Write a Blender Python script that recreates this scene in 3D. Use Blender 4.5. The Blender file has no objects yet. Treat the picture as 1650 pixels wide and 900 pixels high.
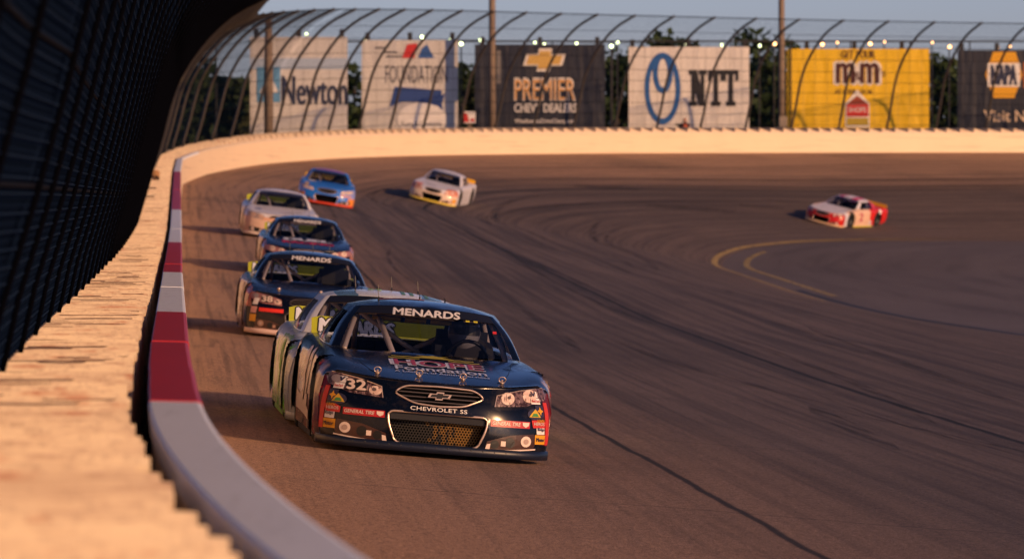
import bpy, bmesh, math, random
import numpy as np
from mathutils import Vector, Matrix
from mathutils.bvhtree import BVHTree
R = math.radians
random.seed(7); rng = np.random.default_rng(7)
scene = bpy.context.scene
col = scene.collection

# ------------------------------------------------------------------ camera, world, sun, exposure
H = 2.2                      # camera height above the near racing lane
F = 8775.0                   # focal length in photo pixels (1650 wide)
cam_d = bpy.data.cameras.new('camera'); cam = bpy.data.objects.new('camera', cam_d); col.objects.link(cam)
cam.location = (0, 0, H); cam.rotation_euler = (R(90) - math.atan(130 / F), 0, 0)
cam_d.sensor_width = 36; cam_d.lens = 36 * F / 1650; cam_d.clip_start = 0.1; cam_d.clip_end = 6000
cam_d.dof.use_dof = True; cam_d.dof.focus_distance = 45.6; cam_d.dof.aperture_fstop = 5.2
scene.camera = cam
SUN_EL, SUN_AZ = 15.0, 134.0                      # azimuth clockwise from +Y
w = bpy.data.worlds.new('World'); scene.world = w; w.use_nodes = True
nt = w.node_tree; bgn = nt.nodes['Background']
sky = nt.nodes.new('ShaderNodeTexSky'); sky.sky_type = 'NISHITA'; sky.sun_disc = False
sky.sun_elevation = R(SUN_EL); sky.sun_rotation = R(SUN_AZ); sky.air_density = 1.0; sky.dust_density = 1.0; sky.ozone_density = 4.5
tint = nt.nodes.new('ShaderNodeMix'); tint.data_type = 'RGBA'; tint.blend_type = 'MULTIPLY'; tint.inputs[0].default_value = 1; tint.inputs[7].default_value = (1.13, .97, 1.28, 1)   # mauve evening haze
tcw = nt.nodes.new('ShaderNodeTexCoord'); sxw = nt.nodes.new('ShaderNodeSeparateXYZ'); nt.links.new(tcw.outputs['Generated'], sxw.inputs[0])
mrw = nt.nodes.new('ShaderNodeMapRange'); mrw.inputs[1].default_value = .03; mrw.inputs[2].default_value = .45; mrw.inputs[3].default_value = 1.0; mrw.inputs[4].default_value = .38; nt.links.new(sxw.outputs[2], mrw.inputs[0])   # hazier and brighter low down
gmw = nt.nodes.new('ShaderNodeMix'); gmw.data_type = 'RGBA'; gmw.blend_type = 'MULTIPLY'; gmw.inputs[0].default_value = 1; nt.links.new(sky.outputs[0], gmw.inputs[6]); nt.links.new(mrw.outputs[0], gmw.inputs[7])
nt.links.new(gmw.outputs[2], tint.inputs[6]); nt.links.new(tint.outputs[2], bgn.inputs[0]); bgn.inputs[1].default_value = 0.125
sd = bpy.data.lights.new('sun', 'SUN'); so = bpy.data.objects.new('sun', sd); col.objects.link(so)
sd.energy = 4.6; sd.angle = R(0.6); sd.color = (1.0, 0.55, 0.26)
sv = Vector((math.sin(R(SUN_AZ)) * math.cos(R(SUN_EL)), math.cos(R(SUN_AZ)) * math.cos(R(SUN_EL)), math.sin(R(SUN_EL))))
so.rotation_euler = sv.to_track_quat('Z', 'Y').to_euler(); so.location = sv * 50
scene.view_settings.view_transform = 'Standard'; scene.view_settings.look = 'None'
scene.view_settings.exposure = -0.1; scene.view_settings.gamma = 1
scene.render.engine = 'CYCLES'
cy = scene.cycles; cy.use_denoising = True; cy.max_bounces = 6; cy.transparent_max_bounces = 16; cy.caustics_reflective = False; cy.caustics_refractive = False
cy.sample_clamp_indirect = 4

# ------------------------------------------------------------------ helpers
def mat(name, color, rough=0.6, metal=0.0, coat=0.0, emit=None, estr=0.0, spec=None):
    m = bpy.data.materials.new(name); m.use_nodes = True
    b = m.node_tree.nodes['Principled BSDF']
    b.inputs['Base Color'].default_value = (*color, 1); b.inputs['Roughness'].default_value = rough
    b.inputs['Metallic'].default_value = metal; b.inputs['Coat Weight'].default_value = coat; b.inputs['Coat Roughness'].default_value = 0.05
    if spec is not None: b.inputs['Specular IOR Level'].default_value = spec
    if emit: b.inputs['Emission Color'].default_value = (*emit, 1); b.inputs['Emission Strength'].default_value = estr
    return m
class N:                                                    # small node-building helper
    def __init__(s, m): s.nt = m.node_tree; s.b = s.nt.nodes['Principled BSDF']
    def new(s, t, **k):
        n = s.nt.nodes.new(t)
        for a, v in k.items(): setattr(n, a, v)
        return n
    def set(s, sock, v):
        if hasattr(v, 'is_output') or isinstance(v, bpy.types.NodeSocket): s.nt.links.new(v, sock)
        elif isinstance(v, tuple) and len(v) == 3 and sock.type == 'RGBA': sock.default_value = (*v, 1)
        else: sock.default_value = v
    def math(s, op, a, b=0.0, clamp=False):
        n = s.new('ShaderNodeMath', operation=op, use_clamp=clamp); s.set(n.inputs[0], a); s.set(n.inputs[1], b); return n.outputs[0]
    def mix(s, f, a, b, mode='MIX'):
        n = s.new('ShaderNodeMix', data_type='RGBA', blend_type=mode); s.set(n.inputs[0], f); s.set(n.inputs[6], a); s.set(n.inputs[7], b); return n.outputs[2]
    def noise(s, vec, scale, detail=3, rough=0.55):
        n = s.new('ShaderNodeTexNoise'); s.set(n.inputs['Vector'], vec); n.inputs['Scale'].default_value = scale
        n.inputs['Detail'].default_value = detail; n.inputs['Roughness'].default_value = rough; return n.outputs[0]
    def ramp(s, f, lo, hi, a=0.0, b=1.0):
        n = s.new('ShaderNodeMapRange', clamp=True); s.set(n.inputs[0], f)
        for i, v in enumerate((lo, hi, a, b)): n.inputs[i + 1].default_value = v
        return n.outputs[0]
    def map(s, vec, sc):
        n = s.new('ShaderNodeMapping'); s.set(n.inputs[0], vec); n.inputs['Scale'].default_value = sc; return n.outputs[0]
    def coord(s, k='Object'): return s.new('ShaderNodeTexCoord').outputs[k]
    def sep(s, v):
        n = s.new('ShaderNodeSeparateXYZ'); s.set(n.inputs[0], v); return n.outputs
    def bump(s, h, st=0.3, dist=0.02):
        n = s.new('ShaderNodeBump'); n.inputs['Strength'].default_value = st; n.inputs['Distance'].default_value = dist
        s.set(n.inputs['Height'], h); s.nt.links.new(n.outputs[0], s.b.inputs['Normal'])
def mesh_obj(name, v, f, m=None, parent=None, smooth=False, uv=None):
    me = bpy.data.meshes.new(name); me.from_pydata([tuple(p) for p in v], [], [tuple(q) for q in f])
    if uv is not None:
        l = me.uv_layers.new(name='uv'); vi = np.zeros(len(me.loops), int); me.loops.foreach_get('vertex_index', vi)
        l.data.foreach_set('uv', np.asarray(uv, float)[vi].ravel())
    if smooth: me.polygons.foreach_set('use_smooth', [True] * len(me.polygons))
    return link(name, me, m, parent)
def link(name, me, m=None, parent=None):
    o = bpy.data.objects.new(name, me); col.objects.link(o)
    if m: 
        if len(me.materials) == 0: me.materials.append(m)
        o.material_slots[0].link = 'OBJECT'; o.material_slots[0].material = m
    if parent: o.parent = parent
    return o
def tag(o, label=None, cat=None, group=None, kind=None):
    if label: o['label'] = label
    if cat: o['category'] = cat
    if group: o['group'] = group
    if kind: o['kind'] = kind
    return o
def empty(name, loc=(0, 0, 0), rot=(0, 0, 0)):
    o = bpy.data.objects.new(name, None); col.objects.link(o); o.location = loc; o.rotation_euler = rot; o.empty_display_size = .2; return o
class MB:
    def __init__(s): s.v = []; s.f = []
    def add(s, v, f):
        n = len(s.v); s.v += [tuple(p) for p in v]; s.f += [tuple(i + n for i in q) for q in f]; return s
    def box(s, x0, x1, y0, y1, z0, z1):
        v = [(x, y, z) for z in (z0, z1) for y in (y0, y1) for x in (x0, x1)]
        return s.add(v, [(0, 2, 3, 1), (4, 5, 7, 6), (0, 1, 5, 4), (2, 6, 7, 3), (0, 4, 6, 2), (1, 3, 7, 5)])
    def tube(s, pts, r, n=8, closed=False, caps=True):
        pts = [Vector(p) for p in pts]; rs = r if isinstance(r, (list, tuple)) else [r] * len(pts); m = len(pts); v = []; f = []
        for i, p in enumerate(pts):
            a = pts[(i - 1) % m] if (i or closed) else p; b = pts[(i + 1) % m] if (i < m - 1 or closed) else p
            t = (b - a).normalized(); up = Vector((0, 0, 1)) if abs(t.z) < .9 else Vector((0, 1, 0))
            q = t.cross(up).normalized(); g = q.cross(t)
            for k in range(n):
                an = 2 * math.pi * k / n; v.append(p + (q * math.cos(an) + g * math.sin(an)) * rs[i])
        for i in range(m if closed else m - 1):
            j = (i + 1) % m
            for k in range(n): f.append((i * n + k, i * n + (k + 1) % n, j * n + (k + 1) % n, j * n + k))
        if caps and not closed: f += [tuple(range(n))[::-1], tuple(range((m - 1) * n, m * n))]
        return s.add(v, f)
    def lathe(s, prof, c, axis='X', n=32):                  # prof: (axial, radius)
        v = []; f = []; m = len(prof)
        for k in range(n):
            a = 2 * math.pi * k / n
            for t, r in prof:
                p = (t, r * math.cos(a), r * math.sin(a))
                if axis == 'Y': p = (p[1], p[0], p[2])
                if axis == 'Z': p = (p[1], p[2], p[0])
                v.append((p[0] + c[0], p[1] + c[1], p[2] + c[2]))
        for k in range(n):
            q = (k + 1) % n
            for i in range(m - 1): f.append((k * m + i, q * m + i, q * m + i + 1, k * m + i + 1))
        return s.add(v, f)
    def prism(s, poly, y0, y1):                             # polygon in x,z extruded along y
        n = len(poly); v = [(x, y0, z) for x, z in poly] + [(x, y1, z) for x, z in poly]
        f = [tuple(range(n)), tuple(range(2 * n - 1, n - 1, -1))] + [(i, i + n, (i + 1) % n + n, (i + 1) % n) for i in range(n)]
        return s.add(v, f)
    def build(s, name, m, parent=None, smooth=False, angle=None):
        o = mesh_obj(name, s.v, s.f, m, parent, smooth)
        if angle: 
            o.data.polygons.foreach_set('use_smooth', [True] * len(o.data.polygons)); o.data.set_sharp_from_angle(angle=R(angle))
        return o
_tc = {}
def text_geo(s, spacing=1.0, shear=0.0):
    """filled letter outlines, normalised so that the block is centred with width 1; returns verts(2d), faces, aspect"""
    k = (s, spacing, shear)
    if k in _tc: return _tc[k]
    cu = bpy.data.curves.new('t', 'FONT'); cu.body = s; cu.size = 1; cu.space_character = spacing; cu.shear = shear; cu.resolution_u = 3
    o = bpy.data.objects.new('t', cu); col.objects.link(o); dg = bpy.context.evaluated_depsgraph_get(); dg.update()
    me = bpy.data.meshes.new_from_object(o.evaluated_get(dg)); v = np.array([tuple(p.co) for p in me.vertices])[:, :2]; f = [tuple(p.vertices) for p in me.polygons]
    bpy.data.objects.remove(o); bpy.data.curves.remove(cu); bpy.data.meshes.remove(me)
    lo, hi = v.min(0), v.max(0); wd = hi[0] - lo[0]; v = (v - (lo + hi) / 2) / wd
    _tc[k] = (v, f, (hi[1] - lo[1]) / wd); return _tc[k]
def text2d(s, wd, ht, bold=0.012, spacing=1.0, shear=0.0):
    """letters as (x, z, lift); heavier strokes are overlaid copies, each a hair above the last"""
    v, f, asp = text_geo(s, spacing, shear); v = v.copy(); v[:, 0] *= wd; v[:, 1] *= ht / asp; b = bold * ht * 1.6
    sh = [(0, 0)] if bold <= 0 else [(-b, 0), (b, 0), (0, b * .6), (0, -b * .6)]; V = []; Fq = []
    for i, (dx, dz) in enumerate(sh): n0 = len(V); V += [(p[0] + dx, p[1] + dz, i * .0005) for p in v]; Fq += [tuple(q + n0 for q in t) for t in f]
    return V, Fq
def ellipse(cx, cz, rx, rz, n=24, a0=0, a1=360):
    return [(cx + rx * math.cos(R(a0 + (a1 - a0) * i / n)), cz + rz * math.sin(R(a0 + (a1 - a0) * i / n))) for i in range(n if a1 - a0 >= 360 else n + 1)]
BOWTIE = [(-.98, -.2), (-.82, .2), (-.3, .2), (-.24, .4), (.36, .4), (.32, .2), (.98, .2), (.82, -.2), (.3, -.2), (.24, -.4), (-.36, -.4), (-.32, -.2)]
def catmull(pts, n=8):
    P = [np.array(p, float) for p in pts]; P = [2 * P[0] - P[1]] + P + [2 * P[-1] - P[-2]]; out = []
    for i in range(1, len(P) - 2):
        for k in range(n):
            t = k / n; a, b, c, d = P[i - 1:i + 3]
            out.append(.5 * (2 * b + (c - a) * t + (2 * a - 5 * b + 4 * c - d) * t * t + (3 * b - a - 3 * c + d) * t ** 3))
    out.append(P[-2]); return out

# ------------------------------------------------------------------ the track's shape: outer wall path, banking
tabX = np.array([(-6, 2.9), (0, 1.75), (4, 1.02), (7, .5), (10, -.02), (12.36, -.345), (13.5, -.483), (15.3, -.681), (17.6, -.915), (20.1, -1.129), (21.8, -1.252), (24.7, -1.444),
    (31.7, -1.893), (38.8, -2.33), (59.5, -3.61), (81, -4.92), (105, -6.38), (150, -9.13), (175, -10.65), (205, -12.4)])
RT = 80.0; hd = -0.0585
ctr = np.array([-12.4 + RT * math.cos(hd), 205 - RT * math.sin(hd)])
dd = np.arange(-6, 205, .5); xx = np.interp(dd, tabX[:, 0], tabX[:, 1])
ker = np.exp(-np.linspace(-2, 2, 17) ** 2); ker /= ker.sum()
xs = np.convolve(np.pad(xx, 8, mode='reflect', reflect_type='odd'), ker, 'valid')
th = np.arange(0, R(88), .5 / RT)
arc = np.stack([ctr[0] - RT * np.cos(th + hd), ctr[1] + RT * np.sin(th + hd)], 1)
WP = np.concatenate([np.stack([xs, dd], 1), arc])
seg = np.linalg.norm(np.diff(WP, axis=0), axis=1); S = np.concatenate([[0], np.cumsum(seg)])
px_ = 825 + WP[:, 0] / np.maximum(WP[:, 1], 1) * F
yt = np.interp(px_, [294, 332, 420, 560, 700, 1000, 1640, 2600], [255, 240, 225, 216.5, 213.5, 212, 213, 214])
zarc = (320 - yt) / F * WP[:, 1]
ztab = np.interp(WP[:, 1], [0, 58, 70, 83, 106, 150, 175, 205], [-.813, -.813, -.78, -.73, -.55, .34, .92, 1.52])
ZT = np.where(np.arange(len(WP)) < len(dd), ztab, zarc)
k2 = np.exp(-np.linspace(-2, 2, 31) ** 2); k2 /= k2.sum(); ZT = np.convolve(np.pad(ZT, 15, mode='edge'), k2, 'valid') + H     # top of wall, world z
tan_ = np.gradient(WP, axis=0); tan_ /= np.linalg.norm(tan_, axis=1)[:, None]
NRM = np.stack([tan_[:, 1], -tan_[:, 0]], 1)                       # toward the track
HB = np.interp(S, [80, 150], [1.12, 1.0])                          # barrier height
far = np.clip((S - 95) / 95, 0, 1); far = far * far * (3 - 2 * far)
S0 = .08 + (.045 - .08) * far + .16 * np.clip((S - 215) / 60, 0, 1); S1 = .08 + (.20 - .08) * far
def at_s(arr, s): return np.stack([np.interp(s, S, arr[:, i]) for i in range(arr.shape[1])], -1) if arr.ndim == 2 else np.interp(s, S, arr)
U_APRON = 20.7
def drop(s, u):
    a, b = at_s(S0, s), at_s(S1, s); v = np.clip(u, 0, None); v1 = np.minimum(v, 12); v2 = np.clip(v - 12, 0, U_APRON - 12); v3 = np.clip(v - U_APRON, 0, None)
    return a * v1 + (b - a) * v1 ** 2 / 24 + b * v2 + .025 * v3
def gz(s, u): return at_s(ZT, s) - at_s(HB, s) - drop(s, u)
def pos(s, u, dz=0.0):
    p = at_s(WP, s) + at_s(NRM, s) * np.asarray(u)[..., None]; return np.concatenate([p, (gz(s, u) + dz)[..., None]], -1)
def inv(x, y):
    i = int(np.argmin((WP[:, 0] - x) ** 2 + (WP[:, 1] - y) ** 2)); d = np.array([x, y]) - WP[i]; return S[i] + d @ tan_[i], d @ NRM[i]
def ground_at(x, y): s, u = inv(x, y); return float(gz(s, u))
def pix(px, py, d): return Vector(((px - 825) * d / F, d, H - (py - 320) * d / F))
def hit(px, py, d0=20, d1=285):                                    # where the line of sight through a photo pixel meets the track
    lo = None
    for d in np.arange(d0, d1, .25):
        p = pix(px, py, d)
        if p.z < ground_at(p.x, p.y): return Vector((p.x, p.y, ground_at(p.x, p.y)))
    return p
def sheet(name, ss, us, m, dz=0.0, zf=None):
    A, B = np.meshgrid(ss, us, indexing='ij'); P = pos(A, B, dz)
    if zf is not None: P[..., 2] = zf(A, B)
    a, b = A.shape; f = [(i * b + j, i * b + j + 1, (i + 1) * b + j + 1, (i + 1) * b + j) for i in range(a - 1) for j in range(b - 1)]
    return mesh_obj(name, P.reshape(-1, 3), f, m, None, True, np.stack([A.ravel(), B.ravel()], 1))
SMAX = S[-1]; S_ARC = S[len(dd)]
def ribbon(mb, pts, wd, nrm=None):
    pass

# ------------------------------------------------------------------ ground and track materials
def asphalt(name, apron=False):
    m = mat(name, (.05, .05, .05), .85, spec=.25); n = N(m); uv = n.coord('UV'); s, u, _ = n.sep(uv)
    ob = n.coord('Object')
    big = n.noise(n.map(uv, (.03, .25, 1)), 1.0, 4); big = n.ramp(big, .3, .7)
    c = n.mix(big, (.108, .082, .073), (.148, .110, .096)) if not apron else n.mix(big, (.112, .094, .092), (.150, .126, .122))
    if not apron:
        wob = n.noise(n.map(uv, (.02, .05, 1)), 1.0, 2)
        e = n.ramp(n.math('SUBTRACT', n.math('ADD', u, n.math('MULTIPLY', wob, 3.0)), n.ramp(s, 200, 250, 0, 4.0)), 3.0, 7.2, 1, 0)      # dusty, less used lane along the wall, colour also brightened for sunlit banking
        c = n.mix(n.math('MULTIPLY', e, .75), c, (.42, .255, .16))
        st = n.noise(n.map(uv, (.018, 2.2, 1)), 1.0, 4, .65); st = n.ramp(st, .46, .64)
        gr = n.math('MULTIPLY', n.ramp(u, 2.0, 7.0), n.ramp(u, 12.0, 20.0, 1, .35))
        c = n.mix(n.math('MULTIPLY', n.math('MULTIPLY', n.math('MULTIPLY', st, gr), .72), n.ramp(s, 25, 70, .35, 1)), c, (.026, .022, .024))       # rubbered-in groove
        st2 = n.noise(n.map(uv, (.05, 6.0, 1)), 1.0, 3, .6); c = n.mix(n.math('MULTIPLY', n.math('MULTIPLY', n.ramp(st2, .50, .66), .5), n.ramp(s, 30, 75, .15, 1)), c, (.034, .027, .027)); st3 = n.noise(n.map(uv, (.16, 3.4, 1)), 1.0, 5, .7); c = n.mix(n.math('MULTIPLY', n.math('MULTIPLY', n.ramp(st3, .54, .7), .5), n.ramp(s, 30, 75, .2, 1)), c, (.030, .025, .026)); pt = n.noise(n.map(uv, (.10, .22, 1)), 1.0, 4, .6); c = n.mix(n.math('MULTIPLY', n.ramp(pt, .52, .66), .32), c, (.05, .038, .036))
        fade = n.ramp(n.noise(n.map(uv, (.06, .3, 1)), 1.0, 2), .35, .6, .35, 1)
        jit = n.math('MULTIPLY', n.math('SUBTRACT', n.noise(n.map(uv, (.3, .3, 1)), 1.0, 3), .5), .14)
        uj = n.math('ADD', u, jit)
        for uc, wd, am in ((4.0, .035, .9), (9.15, .045, .9), (14.6, .03, .5)):           # sealed paving seams
            k = n.math('ABSOLUTE', n.math('SUBTRACT', uj, uc)); k = n.ramp(k, wd * .6, wd * 1.5, am, 0)
            c = n.mix(n.math('MULTIPLY', k, fade) if uc > 10 else k, c, (.008, .008, .009))
        k = n.math('ABSOLUTE', n.math('SUBTRACT', uj, 9.15)); c = n.mix(n.math('MULTIPLY', n.ramp(k, .05, .10, .85, 0), 1.0), c, (.010, .010, .011)); c = n.mix(n.math('MULTIPLY', n.ramp(k, .1, .42, .5, 0), n.ramp(n.noise(n.map(uv, (.09, .6, 1)), 1.0, 3), .42, .6)), c, (.02, .018, .020))
        sj = n.math('ADD', s, n.math('MULTIPLY', n.noise(n.map(uv, (.1, .35, 1)), 1.0, 3), 1.6))     # transverse hairline cracks
        k = n.math('ABSOLUTE', n.math('SUBTRACT', n.math('PINGPONG', n.math('ADD', sj, 3.0), 6.5), 3.2)); k = n.ramp(k, .02, .05, .5, 0)
        gate = n.ramp(n.noise(n.map(uv, (.12, .15, 1)), 1.0, 2), .46, .56)
        c = n.mix(n.math('MULTIPLY', k, gate), c, (.015, .014, .014))
    else:
        st = n.noise(n.map(uv, (.03, .5, 1)), 1.0, 4, .65); c = n.mix(n.math('MULTIPLY', n.ramp(st, .5, .75), .6), c, (.050, .040, .040))
    g = n.noise(ob, 22.0, 2, .7); g2 = n.noise(ob, 70.0, 2, .8)
    sp = n.math('MULTIPLY', n.ramp(g, .36, .64, .72, 1.28), n.ramp(g2, .38, .62, .45, 1.55))
    cc = n.new('ShaderNodeCombineXYZ'); [n.set(cc.inputs[i], sp) for i in range(3)]
    c = n.mix(1.0, c, cc.outputs[0], 'MULTIPLY')
    n.set(n.b.inputs['Base Color'], c); n.bump(n.math('ADD', g, n.math('MULTIPLY', g2, .6)), .55, .012)
    return m
M_track = asphalt('track_asphalt'); M_apron = asphalt('apron_asphalt', True)
def noisy(name, c1, c2, scale, rough=.8, bump=0.0, **k):
    m = mat(name, c1, rough, **k); n = N(m); f = n.noise(n.coord('Object'), scale, 5, .65)
    n.set(n.b.inputs['Base Color'], n.mix(n.ramp(f, .3, .7), c1, c2))
    if bump: n.bump(f, bump, .03)
    return m
M_grass = noisy('grass_ground', (.035, .045, .018), (.06, .055, .028), .4, .95, .5)
ss = np.concatenate([np.arange(0, SMAX, 1.5), [SMAX]])
tag(sheet('track', ss, np.concatenate([np.arange(-.35, 12, .6), np.arange(12, U_APRON, 1.2), [U_APRON]]), M_track), kind='structure')
tag(sheet('apron', ss, [U_APRON, 22, 24, 27, 30, 34], M_apron), kind='structure')
tag(sheet('infield', ss, [34, 38, 44, 52, 60], M_grass, zf=lambda a, b: gz(a, np.full_like(b, 34.)) - .06 * (b - 34) * 0.2 - .001), kind='structure')
def berm(a, b):
    o = -b; zb = at_s(ZT, a) - at_s(HB, a) * .9; return zb + (-.4 - zb) * np.clip((o - 12) / 160, 0, 1)
tag(sheet('embankment', np.arange(0, SMAX, 3), [-320, -200, -120, -60, -25, -12, -6, -2.2, -.4], M_grass, zf=berm), kind='structure')
g = mesh_obj('ground', [(-3000, -800, -4.5), (3000, -800, -4.5), (3000, 4500, -4.5), (-3000, 4500, -4.5)], [(0, 1, 2, 3)], M_grass); tag(g, kind='structure')

# painted apron lines (two parallel yellow lines that fade toward the near end)
M_yel = mat('yellow_line_paint', (.5, .36, .07), .7); n = N(M_yel)
uvn = n.coord('UV'); wear = n.noise(n.map(uvn, (.8, 6, 1)), 1.0, 4); n.set(n.b.inputs['Base Color'], n.mix(n.ramp(wear, .35, .7), (.42, .29, .06), (.20, .14, .06))); n.set(n.b.inputs['Alpha'], n.math('MULTIPLY', n.ramp(n.sep(uvn)[0], S_ARC + 34, S_ARC + 60, 1, 0), n.ramp(wear, .62, .70, 1, .25)))
for u0, sa, sb in ((20.25, S_ARC - 34, S_ARC + 74), (21.5, S_ARC - 26, S_ARC + 22)):
    q = np.arange(sa, sb, 1.0); A, B = np.meshgrid(q, [u0, u0 + .24], indexing='ij')
    tag(sheet('painted_line', q, [u0, u0 + .24], M_yel, .006), kind='structure')
M_seal = mat('sealant_black', (.012, .012, .014), .7)
tag(sheet('apron_joint', np.arange(20, S_ARC - 20, 1.5), [20.85, 21.12], M_seal, .005), kind='structure')
# tyre marks: worn arcs of rubber, plus some broad dark patches
M_mark = mat('tyre_mark_and_patch', (.014, .013, .015), .8); n = N(M_mark); uvn = n.coord('UV')
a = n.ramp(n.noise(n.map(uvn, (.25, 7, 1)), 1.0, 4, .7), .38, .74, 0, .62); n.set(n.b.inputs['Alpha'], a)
tv, tf, tu = [], [], []
def mark_strip(s0, s1, u0, u1, wd, bow=0.0, k=0):
    q = np.linspace(0, 1, max(6, int(abs(s1 - s0) / 2))); s = s0 + (s1 - s0) * q; u = u0 + (u1 - u0) * q + bow * np.sin(np.pi * q)
    hw = wd / 2 * np.minimum(1, np.minimum(q, 1 - q) * 6 + .15)
    a = pos(s, u - hw, .004 + .0015 * (k % 3)); b = pos(s, u + hw, .004 + .0015 * (k % 3)); n0 = len(tv)
    for i in range(len(q)): tv.append(a[i]); tv.append(b[i]); tu.append((s[i], u[i] + k)); tu.append((s[i], u[i] + wd + k))
    for i in range(len(q) - 1): tf.append((n0 + 2 * i, n0 + 2 * i + 1, n0 + 2 * i + 3, n0 + 2 * i + 2))
for i in range(46):
    s0 = random.uniform(20, SMAX - 60); L = random.uniform(10, 55); u0 = random.uniform(3.4, 19); mark_strip(s0, s0 + L, u0, u0 + random.uniform(-1.6, 1.6), random.choice([.10, .14, .2]), random.uniform(-.5, .5), i)
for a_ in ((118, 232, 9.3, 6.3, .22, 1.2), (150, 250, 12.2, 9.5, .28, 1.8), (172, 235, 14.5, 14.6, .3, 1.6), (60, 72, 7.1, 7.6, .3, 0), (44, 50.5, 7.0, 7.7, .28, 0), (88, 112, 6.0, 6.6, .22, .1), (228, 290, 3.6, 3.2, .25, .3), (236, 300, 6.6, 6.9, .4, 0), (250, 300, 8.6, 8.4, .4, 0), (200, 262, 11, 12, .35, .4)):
    mark_strip(*a_, k=60)
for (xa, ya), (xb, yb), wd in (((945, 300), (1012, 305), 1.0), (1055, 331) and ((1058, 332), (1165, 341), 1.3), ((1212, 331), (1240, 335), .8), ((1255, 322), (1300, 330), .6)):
    pa, pb = hit(xa, ya, 150), hit(xb, yb, 150); (s1_, u1_), (s2_, u2_) = inv(pa.x, pa.y), inv(pb.x, pb.y); mark_strip(min(s1_, s2_) - 1.5, max(s1_, s2_) + 1.5, u1_ if s1_ < s2_ else u2_, u2_ if s1_ < s2_ else u1_, wd, 0, 60)  # broad dark patches on the far track, laid as strips like the marks
tag(mesh_obj('tyre_marks_and_patches', tv, tf, M_mark, None, False, tu), kind='structure')

# ------------------------------------------------------------------ barrier with red and white cap, concrete wall behind
def sweep(prof, s0, s1, step, zfun=None, ends=True):               # prof: (u, dz from wall top)
    q = np.linspace(s0, s1, max(2, int((s1 - s0) / step) + 1)); mb = MB(); n = len(prof); v = []
    W = at_s(WP, q); Nn = at_s(NRM, q); Z = at_s(ZT, q); hb = at_s(HB, q)
    for i in range(len(q)):
        for u, dz in prof: v.append((W[i, 0] + Nn[i, 0] * u, W[i, 1] + Nn[i, 1] * u, Z[i] + (dz if dz > -9 else -hb[i] - .15)))
    f = [(i * n + k, (i + 1) * n + k, (i + 1) * n + k + 1, i * n + k + 1) for i in range(len(q) - 1) for k in range(n - 1)]
    if ends: f += [tuple(range(n)), tuple(range((len(q) - 1) * n, len(q) * n))[::-1]]
    mb.add(v, f); return mb
def wallpaint(name, c, c2, stain=.35):
    m = mat(name, c, .55); n = N(m); ob = n.coord('Object'); f = n.noise(ob, .6, 5, .65); g = n.noise(ob, 9.0, 4, .7)
    cc = n.mix(n.math('MULTIPLY', n.ramp(f, .35, .75), stain), c, c2); cc = n.mix(n.math('MULTIPLY', n.ramp(g, .5, .8), .25), cc, c2)
    n.set(n.b.inputs['Base Color'], cc); n.bump(g, .15, .006); return m
def barrierpaint():
    m = wallpaint('barrier_cream_paint', (.80, .64, .44), (.70, .54, .36)); n = N(m); bc = n.b.inputs['Base Color']; src = bc.links[0].from_socket; ob = n.coord('Object')
    sc = n.noise(n.map(ob, (.22, .22, 9)), 1.0, 4, .7); c = n.mix(n.math('MULTIPLY', n.ramp(sc, .56, .72), .42), src, (.25, .17, .12)); n.nt.links.new(c, bc); return m
M_wface = barrierpaint(); _u = wallpaint('barrier_cream_paint', (.78, .66, .50), (.66, .54, .40)); M_capw = wallpaint('cap_white_paint', (.84, .89, .95), (.74, .78, .83), .3)
M_capr = wallpaint('cap_red_paint', (.50, .024, .036), (.42, .022, .034), .4); M_capc = wallpaint('cap_cream_paint', (.74, .62, .46), (.6, .5, .38))
bar = tag(empty('safety_barrier', (0, 0, 0)), 'long steel crash barrier with red and white painted top along the track', 'barrier')
sweep([(-.19, -99), (-.19, -.012), (-.004, -.012), (-.002, -.03), (0, -99)], 0, SMAX, 1.0).build('barrier_face', M_wface, bar)
def s_of_d(d): return float(np.interp(d, dd, S[:len(dd)]))
caps = [(0, 21.8, 0), (21.8, 26, 1), (26, 31, 1), (31, 39, 1), (39, 50, 0), (50, 59.5, 0), (59.5, 66, 1), (66, 87, 1), (87, 103, 0), (103, 121, 0), (121, 145, 1), (145, 172, 1), (172, 205, 0)]
CAP = [(-.205, -.09), (-.208, -.002), (-.2, .005), (-.014, .000), (.004, -.006), (.008, -.02), (.008, -.09)]
rc = 0
for a_, b_, k in caps:
    dz = [.0, .004, -.003, .003][rc % 4]; rc += 1
    sweep([(u + dz * .6, z + dz) for u, z in CAP], (s_of_d(a_) if a_ else 0.0) + .012, s_of_d(b_) - .012, .7).build('cap_panel', M_capr if k else M_capw, bar, angle=14)
for _m in (M_capw, M_capr):
    _m.node_tree.nodes['Principled BSDF'].inputs['Roughness'].default_value = .38
    n = N(_m); bc = n.b.inputs['Base Color']; src = bc.links[0].from_socket; ob = n.coord('Object'); sc = n.noise(n.map(ob, (14, 1.1, 14)), 1.0, 5, .7); sp_ = n.noise(ob, 30, 2, .6)
    c = n.mix(n.math('MULTIPLY', n.ramp(sc, .56, .74), .22), src, (.10, .085, .08)); c = n.mix(n.ramp(sp_, .70, .74, 0, .6), c, (.06, .05, .05)); n.nt.links.new(c, bc)
for i in range(24):
    a_ = S_ARC + i * 5.0
    if a_ + 4.9 < SMAX: sweep([(u * .5 if u < 0 else u, z) for u, z in CAP], a_ + .01, a_ + 4.99, .7).build('cap_panel', M_capc if i > 1 else M_capw, bar, angle=14)
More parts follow.
